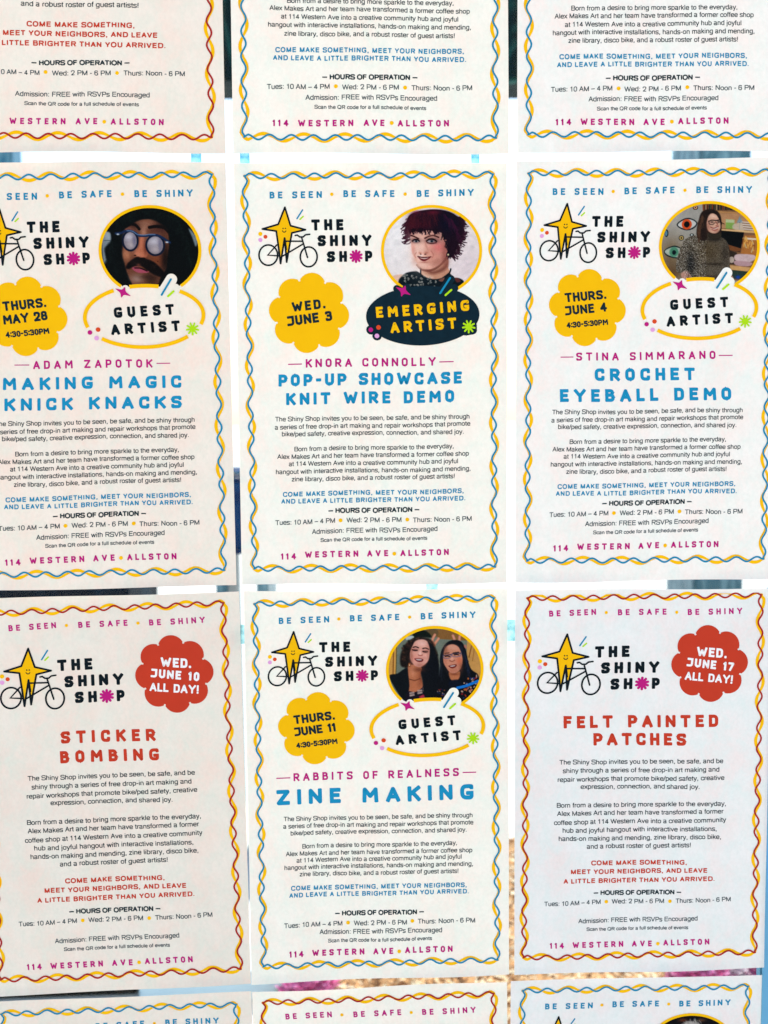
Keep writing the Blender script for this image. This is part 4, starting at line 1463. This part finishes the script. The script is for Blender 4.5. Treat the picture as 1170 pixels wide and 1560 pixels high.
def foot(P, z, hrs, tue, d1, wed, d2, thu, adm, scan, a114, wes, ave, d3, als, sc_=1.0):
    o = block(P, 'hours_heading', z, [(HRS, *hrs)], 18.5 * sc_, 'dark', .03)
    t = block(P, 'hours_text', z, [(TU, *tue), (WE, *wed), (TH, *thu)], 19.5 * sc_, 'grey')
    for d_ in (d1, d2):
        dts = Acc()
        disc(dts, z, *d_, 8 * sc_, None, 'yellow')
        P.part('dot', dts, t)
    block(P, 'admission_text', z, [(AD, *adm)], 19.5 * sc_, 'grey')
    block(P, 'scan_text', z, [(SCN, *scan)], 14.5 * sc_, 'grey', .006)
    o = None
    for t_, q in (('114', a114), ('WESTERN', wes), ('AVE', ave), ('ALLSTON', als)):
        a = Acc()
        caps(a, z, t_, q[0], q[2], q[1], q[3], 26 * sc_, 'mag', .25)
        o = P.part('address_word', a)
    dts = Acc(); disc(dts, z, *d3, 8 * sc_, None, 'yellow'); P.part('dot', dts, o)


def body_A(P, z=Z11b):
    block(P, 'intro_text', z, [(T1, 190, 992, 277, 266), (T2, 188, 995, 310, 296), (T3, 217, 967, 338, 328)], 18.5, 'dark')
    block(P, 'story_text', z, [(T4, 268, 925, 400, 388), (T5, 197, 988, 432, 418), (T6, 245, 943, 462, 450), (T7, 192, 995, 494, 481), (T8, 257, 930, 525, 511)], 18.5, 'dark')
    block(P, 'slogan', z, [(S1, 222, 968, 586, 573), (S2, 215, 975, 616, 603)], 17.5, 'blue', .026, 1.25)
    foot(P, z, (410, 785, 656, 649), (191, 437, 705, 696), (460, 686), (484, 711, 695, 691), (735, 681), (758, 1001, 692, 689),
         (341, 859, 741, 729), (376, 817, 774, 764), (213, 275, 847, 846), (312, 532, 840, 836), (568, 655, 835, 833), (680, 822), (705, 905, 832, 829))


def head_A(P, tag='blue'):
    tagline(P, Z11, TAG_A, tag, 28.5)
    logo(P)


def name_line(P, z, text, q, cap, d1, d2):
    a = Acc()
    caps(a, z, text, *q, cap, 'mag', .215)
    for (x0, y0, x1, y1) in (d1, d2):
        stroke(a, z, [(x0, y0), (x1, y1)], 4.5, 'mag', 1.0, False, None)
    P.part('name_lettering', a)


def title(P, z, rows, ink, wide=1.15):
    for (t, x0, y0, x1, y1, cap) in rows:
        a = Acc()
        caps(a, z, t, x0, y0, x1, y1, cap, ink, .265, 1.0, wide)
        P.part('title_line', a)


def pic(P):
    a, r_ = Acc(), Acc()
    portrait(P.k, a, r_)
    o = P.part('portrait_print', a)
    P.part('yellow_ring', r_, o)


def yellow_badge(P, l1, l2, l3, z=Z12, cx=360, cy=700):
    rows = [(l1, 262, 678, 432 + 13, 660, 41, .24), (l2, 262, 736, 449, 716, 41, .24)]
    if l3:
        rows.append((l3, 268, 793, 453, 775, 26, .24))
    date_badge(P, z, cx, cy, 172, 'yellow', .10, rows, 'dark')


# ------------------------------------------------------------------ the posters
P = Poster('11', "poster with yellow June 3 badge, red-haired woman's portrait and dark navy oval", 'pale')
border(P, 'blue'); head_A(P); pic(P); emerging_badge(P)
date_badge(P, Z11, 330, 673, 166, 'yellow', .10, [('WED.', 262, 669, 398, 655, 40, .25), ('JUNE 3', 241, 728, 427, 705, 41, .25)], 'dark')
name_line(P, Z11b, 'KNORA CONNOLLY', (315, 55, 852, 47), 35, (242, 41, 299, 40), (866, 32, 925, 31))
title(P, Z11b, [('POP-UP SHOWCASE', 203, 133, 960, 122, 50), ('KNIT WIRE DEMO', 236, 210, 930, 198, 50)], 'title')
body_A(P)

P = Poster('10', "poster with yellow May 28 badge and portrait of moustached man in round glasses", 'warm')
border(P, 'blue'); head_A(P); pic(P); guest_badge(P)
yellow_badge(P, 'THURS.', 'MAY 28', '4:30-5:30PM')
zD = Z('10', 0, 540, 3.162)
name_line(P, zD, 'ADAM ZAPOTOK', (166, 71, 738, 63), 40, (77, 52, 148, 51), (757, 43, 823, 42))
title(P, zD, [('MAKING MAGIC', 22, 173, 876, 160, 60), ('KNICK KNACKS', 30, 273, 877, 258, 60)], 'title', 1.27)
body_A(P)

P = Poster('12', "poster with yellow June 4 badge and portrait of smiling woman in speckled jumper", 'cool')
border(P, 'blue'); head_A(P); pic(P); guest_badge(P)
yellow_badge(P, 'THURS.', 'JUNE 4', '4:30-5:30PM')
zE = Z('12', 770, 540, 2.925)
name_line(P, Z12, 'STINA SIMMARANO', (312, 936, 930, 928), 36, (242, 921, 299, 920), (945, 912, 1006, 911))
title(P, zE, [('CROCHET', 393, 119, 838, 116, 56), ('EYEBALL DEMO', 238, 214, 999, 203, 57)], 'title', 1.18)
body_A(P)

P = Poster('21', "cream poster with a yellow June 11 badge and a portrait of two laughing women", 'pale')
border(P, 'blue'); head_A(P); pic(P); guest_badge(P)
yellow_badge(P, 'THURS.', 'JUNE 11', '4:30-5:30PM')
zF = Z('21', 370, 890, 2.786)
zG = Z('21', 370, 1200, 2.786)
name_line(P, zF, 'RABBITS OF REALNESS', (216, 830, 914, 807), 34, (143, 817, 202, 815), (930, 792, 987, 790))
title(P, zF, [('ZINE MAKING', 146, 932, 978, 905, 65)], 'title', 1.24)


def body_C(P, z):
    block(P, 'intro_text', z, [(T1, 175, 972, 137, 115), (T2, 172, 975, 168, 146), (T3, 203, 946, 196, 177)], 18.5, 'dark')
    block(P, 'story_text', z, [(T4, 252, 905, 252, 234), (T5, 182, 970, 285, 263), (T6, 228, 925, 313, 292), (T7, 177, 973, 343, 321), (T8, 241, 912, 371, 353)], 18.5, 'dark')
    block(P, 'slogan', z, [(S1, 206, 948, 430, 411), (S2, 198, 957, 460, 439)], 17.5, 'blue', .026, 1.25)
    foot(P, z, (392, 767, 536, 527), (176, 422, 587, 578), (446, 566), (470, 695, 577, 571), (718, 557), (741, 983, 569, 562),
         (325, 843, 615, 604), (361, 801, 649, 638), (198, 258, 711, 709), (295, 515, 706, 699), (553, 637, 698, 696), (662, 685), (687, 888, 693, 688))


body_C(P, zG)

ZA = Z('22', 770, 870, 2.925)
ZB = Z('22', 770, 1200, 2.925)
_s0 = ZL([(291, 92)])[0]
_s1 = ZA([(272, 277)])[0]


def TB(uv):
    return _s1 + (uv - _s0) * np.array([1.135, 1.13])


def head_B(P):
    tagline(P, ZA, TAG_B, 'mag', 27)
    logo(P, TB)


def body_B(P):
    block(P, 'intro_text', ZA, [(R1, 237, 961, 857, 847), (R2, 251, 944, 894, 886), (R3, 229, 967, 933, 923), (R4, 331, 858, 964, 962)], 20, 'dark')
    block(P, 'story_text', ZB, [(R5, 226, 976, 82, 73), (R6, 227, 966, 118, 108), (R7, 213, 978, 157, 146), (R8, 251, 935, 192, 185), (R9, 233, 954, 229, 221), (R10, 357, 820, 263, 258)], 20, 'dark')
    block(P, 'slogan', ZB, [(Q1, 376, 802, 335, 334), (Q2, 286, 893, 374, 370), (Q3, 253, 927, 415, 408)], 18.5, 'red', .026, 1.2)
    foot(P, ZB, (388, 778, 467, 466), (169, 419, 516, 506), (444, 497), (468, 702, 506, 505), (728, 497), (754, 999, 505, 500),
         (319, 851, 590, 583), (355, 809, 625, 620), (192, 255, 704, 703), (293, 518, 701, 698), (557, 645, 697, 697), (672, 685), (697, 902, 693, 690))


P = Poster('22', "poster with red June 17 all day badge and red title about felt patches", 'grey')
border(P, 'crim'); head_B(P)
date_badge(P, ZA, 900, 405, 170, 'red', -.05, [('WED.', 843, 371, 974, 382, 41, .24), ('JUNE 17', 797, 416, 1005, 440, 38, .25), ('ALL DAY!', 789, 476, 1000, 495, 37, .22)], 'white')
title(P, ZA, [('FELT PAINTED', 257, 696, 940, 686, 55), ('PATCHES', 388, 772, 797, 770, 55)], 'red')
body_B(P)

P = Poster('20', "poster with red June 10 all day badge and red title about sticker bombing", 'beige')
border(P, 'crim'); head_B(P)
date_badge(P, ZA, 900, 405, 170, 'red', -.05, [('WED.', 843, 371, 974, 382, 41, .24), ('JUNE 10', 797, 416, 1005, 440, 38, .25), ('ALL DAY!', 789, 476, 1000, 495, 37, .22)], 'white')
zH = Z('20', 0, 880, 3.079)
title(P, zH, [('STICKER', 292, 772, 735, 757, 57), ('BOMBING', 287, 865, 750, 848, 57)], 'red')
body_B(P)

P = Poster('00', "poster with red wave border and red slogan, in the photo's top left corner", 'warm')
border(P, 'crim'); head_B(P)
z0 = Z('00', 0, 0, 2.925)
block(P, 'intro_text', z0, [(R1, -44, 760, -438, -430), (R2, -30, 745, -397, -389), (R3, -54, 772, -355, -347), (R4, 62, 650, -314, -308)], 22, 'dark')
block(P, 'story_text', z0, [(R5, -55, 782, -176, -166), (R6, -53, 772, -134, -126), (R7, -68, 784, -92, -84), (R8, -24, 744, -50, -42), (R9, -45, 765, -7, 0), (R10, 100, 620, 36, 42)], 22, 'dark')
block(P, 'slogan', z0, [(Q1, 126, 604, 125, 132), (Q2, 22, 705, 164, 176), (Q3, -22, 742, 207, 222)], 21, 'red', .026, 1.2)
foot(P, z0, (147, 582, 295, 298), (-88, 182, 336, 340), (209, 327), (237, 498, 341, 343), (526, 333), (555, 827, 343, 345),
     (72, 670, 433, 440), (113, 623, 473, 480), (-78, -8, 556, 557), (48, 297, 558, 559), (342, 438, 559, 560), (469, 549), (498, 733, 562, 564), 1.08)

P = Poster('01', "poster with blue wave border, middle one of the row cut by the top edge", 'pale')
border(P, 'blue'); head_A(P)
z1 = Z('01', 340, 0, 2.543)
block(P, 'intro_text', z1, [(T1, 172, 957, -105, -103), (T2, 170, 960, -74, -70), (T3, 200, 930, -45, -40)], 18, 'dark')
block(P, 'story_text', z1, [(T4, 248, 890, 19, 26), (T5, 180, 953, 48, 57), (T6, 225, 908, 81, 88), (T7, 175, 957, 112, 120), (T8, 237, 895, 146, 152)], 18, 'dark')
block(P, 'slogan', z1, [(S1, 204, 931, 209, 213), (S2, 195, 940, 240, 244)], 17.5, 'blue', .026, 1.25)
foot(P, z1, (385, 752, 314, 315), (172, 413, 352, 351), (437, 341), (461, 680, 353, 354), (704, 345), (729, 963, 354, 355),
     (319, 827, 392, 394), (353, 785, 427, 430), (192, 253, 495, 495), (290, 503, 495, 495), (543, 623, 494, 495), (651, 482), (674, 872, 495, 494), .97)

P = Poster('02', "poster with blue wave border, in the photo's top right corner", 'cool')
border(P, 'blue'); head_A(P)
z2 = Z('02', 770, 0, 2.925)
block(P, 'intro_text', z2, [(T1, 205, 1100, -95, -98), (T2, 202, 1103, -58, -62), (T3, 235, 1070, -22, -26)], 21, 'dark')
block(P, 'story_text', z2, [(T4, 290, 1025, 55, 51), (T5, 216, 1098, 90, 84), (T6, 262, 1043, 128, 121), (T7, 208, 1101, 163, 157), (T8, 276, 1027, 198, 193)], 21, 'dark')
block(P, 'slogan', z2, [(S1, 236, 1067, 270, 265), (S2, 225, 1075, 305, 301)], 20, 'blue', .026, 1.25)
foot(P, z2, (441, 858, 366, 362), (199, 470, 415, 411), (498, 401), (523, 774, 415, 410), (802, 396), (829, 1101, 410, 407),
     (365, 941, 459, 454), (403, 891, 499, 495), (221, 290, 564, 564), (331, 568, 564, 564), (609, 703, 563, 563), (735, 548), (763, 988, 560, 558), 1.1)

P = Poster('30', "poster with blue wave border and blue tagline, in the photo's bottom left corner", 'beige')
border(P, 'blue')
tagline(P, Z11, TAG_A, 'blue', 28.5)
body_A(P)
P = Poster('31', "poster with red wave border and magenta tagline, cut off by the bottom edge", 'pale')
border(P, 'crim'); head_B(P)
date_badge(P, ZA, 900, 405, 170, 'red', -.05, [], 'white')
body_B(P)
P = Poster('32', "poster with blue wave border and dark portrait, in the photo's bottom right corner", 'grey')
border(P, 'blue'); head_A(P); pic(P); guest_badge(P)
body_A(P)


# ------------------------------------------------------------------ the window and what lies beyond it
def box(name, x0, x1, y0, y1, z0, z1, m, parent=None, bev=0.0):
    import bmesh
    bm = bmesh.new()
    vs = [bm.verts.new((x, y, z)) for z in (z0, z1) for y in (y0, y1) for x in (x0, x1)]
    for f in ((0, 2, 3, 1), (4, 5, 7, 6), (0, 1, 5, 4), (2, 6, 7, 3), (0, 4, 6, 2), (1, 3, 7, 5)):
        bm.faces.new([vs[i] for i in f])
    if bev:
        bmesh.ops.bevel(bm, geom=bm.edges[:], offset=min(bev, .45 * min(x1 - x0, y1 - y0, z1 - z0)), segments=2, affect='EDGES')
    me = bpy.data.meshes.new(name)
    bm.to_mesh(me); bm.free()
    me.materials.append(m)
    return new_obj(name, me, parent)


def tag(o, label, cat, group=None):
    o['label'] = label; o['category'] = cat
    if group:
        o['group'] = group
    return o


def struct(o):
    o['kind'] = 'structure'
    return o


def at(px, py, depth):
    X, Y = wall(px, py, depth)
    return float(X), float(Y) + ZC


gl = bpy.data.materials.new('window_glass')
gl.use_nodes = True
t = gl.node_tree
for n_ in list(t.nodes):
    if n_.type != 'OUTPUT_MATERIAL':
        t.nodes.remove(n_)
tr = t.nodes.new('ShaderNodeBsdfTransparent'); tr.inputs[0].default_value = (.95, .985, .98, 1)
gs = t.nodes.new('ShaderNodeBsdfGlossy'); gs.inputs['Roughness'].default_value = .02
fr = t.nodes.new('ShaderNodeFresnel'); fr.inputs[0].default_value = 1.16
mx = t.nodes.new('ShaderNodeMixShader')
t.links.new(fr.outputs[0], mx.inputs[0]); t.links.new(tr.outputs[0], mx.inputs[1]); t.links.new(gs.outputs[0], mx.inputs[2])
t.links.new(mx.outputs[0], t.nodes['Material Output'].inputs[0])
g = box('window_pane', -1.6, 1.1, .002, .010, .35, 2.6, gl)
tag(g, 'clear glass window pane behind the grid of posters', 'window')

jamb = mat('pale_blue_paint', (104, 164, 196), .45, .05, 12)
x0, _ = at(1163, 1300, 0.0)
j = box('window_jamb', x0, x0 + .12, .0, .014, .35, at(1163, 898, 0)[1], jamb, None, .002)
tag(j, 'pale blue painted window jamb along the right edge below the top posters', 'window jamb')

gm = mat('sunlit_paving', (222, 220, 214), .8, .05, 3)
pv = box('paving', -60, 60, -40, 120, -.12, 0, gm)
struct(pv)


def facing(name, px0, px1, py0, py1, depth, thick, m, bev=.01, stand=True):
    """a block whose front stands `depth` metres behind the glass"""
    a, b = at(px0, (py0 + py1) / 2, depth)[0], at(px1, (py0 + py1) / 2, depth)[0]
    zt, zb = at((px0 + px1) / 2, py0, depth)[1], at((px0 + px1) / 2, py1, depth)[1]
    return box(name, a, b, depth, depth + thick, 0.0 if stand else zb, zt, m, None, bev)


def worn(name, a, b, scale, rough=.35, dist=1.5, lo=.45, hi=.75):
    m = bpy.data.materials.new(name)
    m.use_nodes = True
    t = m.node_tree
    bs = t.nodes['Principled BSDF']
    bs.inputs['Roughness'].default_value = rough
    bs.inputs['Specular IOR Level'].default_value = .12
    tc = t.nodes.new('ShaderNodeTexCoord'); n = t.nodes.new('ShaderNodeTexNoise')
    mp = t.nodes.new('ShaderNodeMapping'); mp.inputs['Scale'].default_value = (1, 1, .35)
    n.inputs['Scale'].default_value = scale; n.inputs['Detail'].default_value = 8; n.inputs['Distortion'].default_value = dist
    r = t.nodes.new('ShaderNodeMapRange'); r.inputs[1].default_value = lo; r.inputs[2].default_value = hi
    mx = t.nodes.new('ShaderNodeMix'); mx.data_type = 'RGBA'
    mx.inputs[6].default_value = (*lin(a), 1); mx.inputs[7].default_value = (*lin(b), 1)
    t.links.new(tc.outputs['Object'], mp.inputs[0]); t.links.new(mp.outputs[0], n.inputs['Vector'])
    t.links.new(n.outputs['Fac'], r.inputs[0]); t.links.new(r.outputs[0], mx.inputs[0]); t.links.new(mx.outputs[2], bs.inputs['Base Color'])
    bp = t.nodes.new('ShaderNodeBump'); bp.inputs['Strength'].default_value = .5; bp.inputs['Distance'].default_value = .02
    t.links.new(n.outputs['Fac'], bp.inputs['Height']); t.links.new(bp.outputs[0], bs.inputs['Normal'])
    return m


teal = worn('wrinkled_dark_teal_plastic', (0, 24, 24), (40, 104, 96), 5, .7, 2.5, .52, .72)
navy = worn('smudged_navy_paint', (0, 16, 30), (14, 44, 62), 6, .8)
deep = worn('black_wall_paint', (3, 8, 8), (14, 24, 26), 5, .8)
blu = worn('dark_blue_paint', (0, 40, 84), (8, 78, 130), 9, .8)
lblue = mat('light_blue_paint', (214, 232, 240), .6, .08, 3)
steel = worn('teal_grey_steel', (70, 110, 124), (150, 186, 196), 16)

o = facing('canopy_beam', -420, 1600, -40, 122, 3.0, .25, teal, .01, False)
for q0, q1 in ((-500, -421), (1601, 1680)):
    c_ = facing('post', q0, q1, -40, 500, 3.0, .25, teal); c_.parent = o
tag(o, 'dark teal wrinkled canopy beam behind the gaps of the top poster row', 'beam')
o = facing('building_wall', -900, 205, 868, 1420, 2.7, .6, navy)
tag(o, 'dark navy wall low behind the left posters, seen through the gap above the June 10 poster', 'wall')
o = facing('dark_crate', -500, 214, 1440, 1700, 1.5, .4, deep)
tag(o, 'black crate behind the gap at the foot of the June 10 poster', 'crate')
o = facing('blue_bin', 320, 410, 722, 846, 2.4, .5, blu, .03, False)
zb_ = min(v.co.z for v in o.data.vertices)
xs_ = [v.co.x for v in o.data.vertices]
for q_ in (min(xs_) + .01, max(xs_) - .05):
    box('leg', q_, q_ + .04, 2.42, 2.85, 0, zb_, steel, o, .004)
tag(o, 'dark blue bin seen through the narrow gap left of the June 3 poster', 'bin')
o = facing('steel_column', 1064, 1142, -60, 915, 2.3, .3, steel)
tag(o, 'teal grey steel column behind the June 4 poster', 'column')
o = facing('blue_post', -60, 19, 130, 420, 3.4, .15, worn('worn_blue_paint', (60, 120, 150), (130, 180, 200), 12))
tag(o, 'worn blue post behind the left end of the upper gap', 'post')
o = facing('low_planter', 216, 442, 1484, 1800, 1.45, .35, lblue)
tag(o, 'pale blue low planter behind the gap under the June 10 and June 11 posters', 'planter')

# bark mulch bed with flowers, seen through the lower right gaps
bx0, _ = at(442, 1480, 1.75)
bx1, _ = at(1400, 1480, 1.75)
soil = mat('brown_bark', (190, 146, 104), .9, .3, 30)
bed = box('mulch_bed', bx0, bx1 + .6, .35, 2.35, .0, .03, soil)
bed['kind'] = 'structure'


def chips(name, cols, x0, x1, y0, y1, z0, n, size, seed, flat=.35):
    r = np.random.RandomState(seed)
    V, F, mi = [], [], []
    for i in range(n):
        c = np.array([r.uniform(x0, x1), r.uniform(y0, y1), z0 + r.uniform(0, .02)])
        a = r.uniform(0, 6.28); L = size * r.uniform(.5, 1.6); W = L * r.uniform(.25, .6); H = L * flat * r.uniform(.3, .8)
        tl = r.uniform(-.5, .5)
        b = len(V)
        for sx, sy, sz in ((-1, 0, 0), (1, 0, 0), (0, -1, 0), (0, 1, 0), (.1, 0, 1), (-.1, 0, -1)):
            x, y, q = sx * L / 2, sy * W / 2, sz * H / 2 + sx * tl * L / 2
            V.append((c[0] + x * math.cos(a) - y * math.sin(a), c[1] + x * math.sin(a) + y * math.cos(a), c[2] + q))
        F += [(b + p, b + q, b + t_) for p, q, t_ in ((0, 2, 4), (2, 1, 4), (1, 3, 4), (3, 0, 4), (2, 0, 5), (1, 2, 5), (3, 1, 5), (0, 3, 5))]
        mi += [r.randint(len(cols))] * 8
    me = bpy.data.meshes.new(name)
    me.from_pydata(V, [], F)
    for c in cols:
        me.materials.append(c)
    me.polygons.foreach_set('material_index', mi)
    return new_obj(name, me)


bark = [mat('tan_bark', (240, 208, 168), .9, .12, 60), mat('dark_bark', (186, 142, 100), .9, .2, 60), mat('pale_bark', (244, 222, 190), .9, .2, 60), mat('mid_bark', (220, 176, 128), .9, .3, 60)]
o = chips('bark_mulch', bark, bx0, bx1 + .6, .4, 2.35, .035, 26000, .024, 4)
o['kind'] = 'stuff'
tag(o, 'loose brown and cream bark chips covering the bed behind the lower right gaps', 'mulch')

pinkm = [mat('pink_petal', (250, 176, 220), .6, .15, 80), mat('deep_pink_petal', (232, 130, 186), .6, .15, 80), mat('white_petal', (240, 226, 232), .6, .05, 80)]
for m_ in pinkm:
    t_ = m_.node_tree
    b_ = t_.nodes['Principled BSDF']
    tl_ = t_.nodes.new('ShaderNodeBsdfTranslucent')
    mx_ = t_.nodes.new('ShaderNodeMixShader')
    mx_.inputs[0].default_value = .55
    src = b_.inputs['Base Color'].links[0].from_socket
    t_.links.new(src, tl_.inputs[0]); t_.links.new(b_.outputs[0], mx_.inputs[1]); t_.links.new(tl_.outputs[0], mx_.inputs[2])
    t_.links.new(mx_.outputs[0], t_.nodes['Material Output'].inputs[0])
green = mat('green_leaf', (70, 110, 50), .6, .2, 50)


def flower_clump(px, py, rad, n, seed, label, cols):
    c = np.array([(px - PW / 2) / F_PX, (PH / 2 - py) / F_PX, -1.0])
    d = RC @ c
    t_ = -(ZC - .10) / d[1]
    X, Y = d[0] * t_, -d[2] * t_ - DIST
    r = np.random.RandomState(seed)
    root = bpy.data.objects.new('flower_clump', None); C.objects.link(root)
    root.location = (X, Y, .03)
    tag(root, label, 'flowers', 'flower clumps in the mulch bed')
    for nm, cs, k, s_, zz in (('foliage', [green], n // 2, .03, .03), ('blossom', cols, n, .026, .075)):
        V, F, mi = [], [], []
        for i in range(k):
            a, q = r.uniform(0, 6.28), rad * math.sqrt(r.uniform(0, 1))
            cx, cy, cz = q * math.cos(a), q * math.sin(a), zz * (1.2 - q / rad * .5) + r.uniform(-.015, .015)
            npet = 5 if nm == 'blossom' else 3
            m_ = r.randint(len(cs)); a0 = r.uniform(0, 6.28)
            for j in range(npet):
                aa = a0 + 6.283 * j / npet
                b = len(V)
                ca, sa = math.cos(aa), math.sin(aa)
                up = r.uniform(.1, .6) * s_
                V += [(cx, cy, cz), (cx + s_ * .6 * ca - s_ * .35 * sa, cy + s_ * .6 * sa + s_ * .35 * ca, cz + up * .6),
                      (cx + s_ * ca, cy + s_ * sa, cz + up), (cx + s_ * .6 * ca + s_ * .35 * sa, cy + s_ * .6 * sa - s_ * .35 * ca, cz + up * .6)]
                F.append((b, b + 1, b + 2, b + 3)); mi.append(m_)
        me = bpy.data.meshes.new(nm); me.from_pydata(V, [], F)
        for c_ in cs:
            me.materials.append(c_)
        me.polygons.foreach_set('material_index', mi)
        o = new_obj(nm, me, root); o['kind'] = 'stuff'


flower_clump(470, 1492, .062, 150, 1, 'pink flower clump at the left end of the mulch bed', pinkm[:2])
flower_clump(1066, 1478, .075, 190, 2, 'pink flower clump behind the gap under the June 17 poster', pinkm[:2])
flower_clump(1120, 1478, .042, 90, 3, 'white flower clump between the two pink ones at right', pinkm[2:])
flower_clump(1150, 1478, .030, 70, 4, 'small pink flower clump beside the window jamb', pinkm[:2])

# bits of clear tape holding neighbouring sheets together
tp = bpy.data.materials.new('clear_tape')
tp.use_nodes = True
t = tp.node_tree
for n_ in list(t.nodes):
    if n_.type != 'OUTPUT_MATERIAL':
        t.nodes.remove(n_)
tr = t.nodes.new('ShaderNodeBsdfTransparent'); gs = t.nodes.new('ShaderNodeBsdfGlossy'); gs.inputs['Roughness'].default_value = .12
nz = t.nodes.new('ShaderNodeTexNoise'); nz.inputs['Scale'].default_value = 90; nz.inputs['Detail'].default_value = 2
cr = t.nodes.new('ShaderNodeMix'); cr.data_type = 'RGBA'
cr.inputs[6].default_value = (.05, .30, .35, 1); cr.inputs[7].default_value = (.45, .85, .9, 1)
tcx = t.nodes.new('ShaderNodeTexCoord')
mr = t.nodes.new('ShaderNodeMapRange'); mr.inputs[1].default_value = .35; mr.inputs[2].default_value = .65
t.links.new(tcx.outputs['Object'], nz.inputs['Vector']); t.links.new(nz.outputs['Fac'], mr.inputs[0]); t.links.new(mr.outputs[0], cr.inputs[0]); t.links.new(cr.outputs[2], tr.inputs[0])
mx = t.nodes.new('ShaderNodeMixShader'); mx.inputs[0].default_value = .12
t.links.new(tr.outputs[0], mx.inputs[1]); t.links.new(gs.outputs[0], mx.inputs[2]); t.links.new(mx.outputs[0], t.nodes['Material Output'].inputs[0])


def tape(px, py, wpx, hpx, label):
    X, Y = wall(px, py)
    s_ = .00069
    n = 9
    V, F = [], []
    for j in range(n):
        for i in range(n):
            u, v = i / (n - 1) - .5, j / (n - 1) - .5
            V.append((u * wpx * s_ * (1 + rng.uniform(-.02, .02)), -.0004 * math.cos(u * 3) * math.cos(v * 3) + rng.uniform(-.0001, .0001), v * hpx * s_))
    for j in range(n - 1):
        for i in range(n - 1):
            F.append((j * n + i, j * n + i + 1, (j + 1) * n + i + 1, (j + 1) * n + i))
    me = bpy.data.meshes.new('tape_strip'); me.from_pydata(V, [], F); me.materials.append(tp)
    o = new_obj('tape_strip', me)
    # stuck to the back of the sheets, against the glass
    o.location = (float(X), -.0006, ZC + float(Y)); o.rotation_euler = (0, rng.uniform(-.03, .03), 0)
    tag(o, label, 'tape', 'bits of clear tape between the sheets')


tape(299, 241, 15, 30, 'teal tinted tape between the top left poster and the May 28 poster')
tape(373, 242, 14, 30, "tape in the gap at the June 3 poster's upper left corner")
tape(724, 242, 12, 30, "tape in the gap at the June 3 poster's upper right corner")
tape(658, 889, 18, 22, 'tape in the gap between the June 3 and June 11 posters')
tape(362, 724, 30, 12, 'tape across the gap between the May 28 and June 3 posters')
tape(368, 966, 30, 30, "tape in the vertical gap at the June 11 poster's upper left")
tape(778, 960, 30, 34, "lighter tape right of the June 11 poster, beside the red June 17 one")
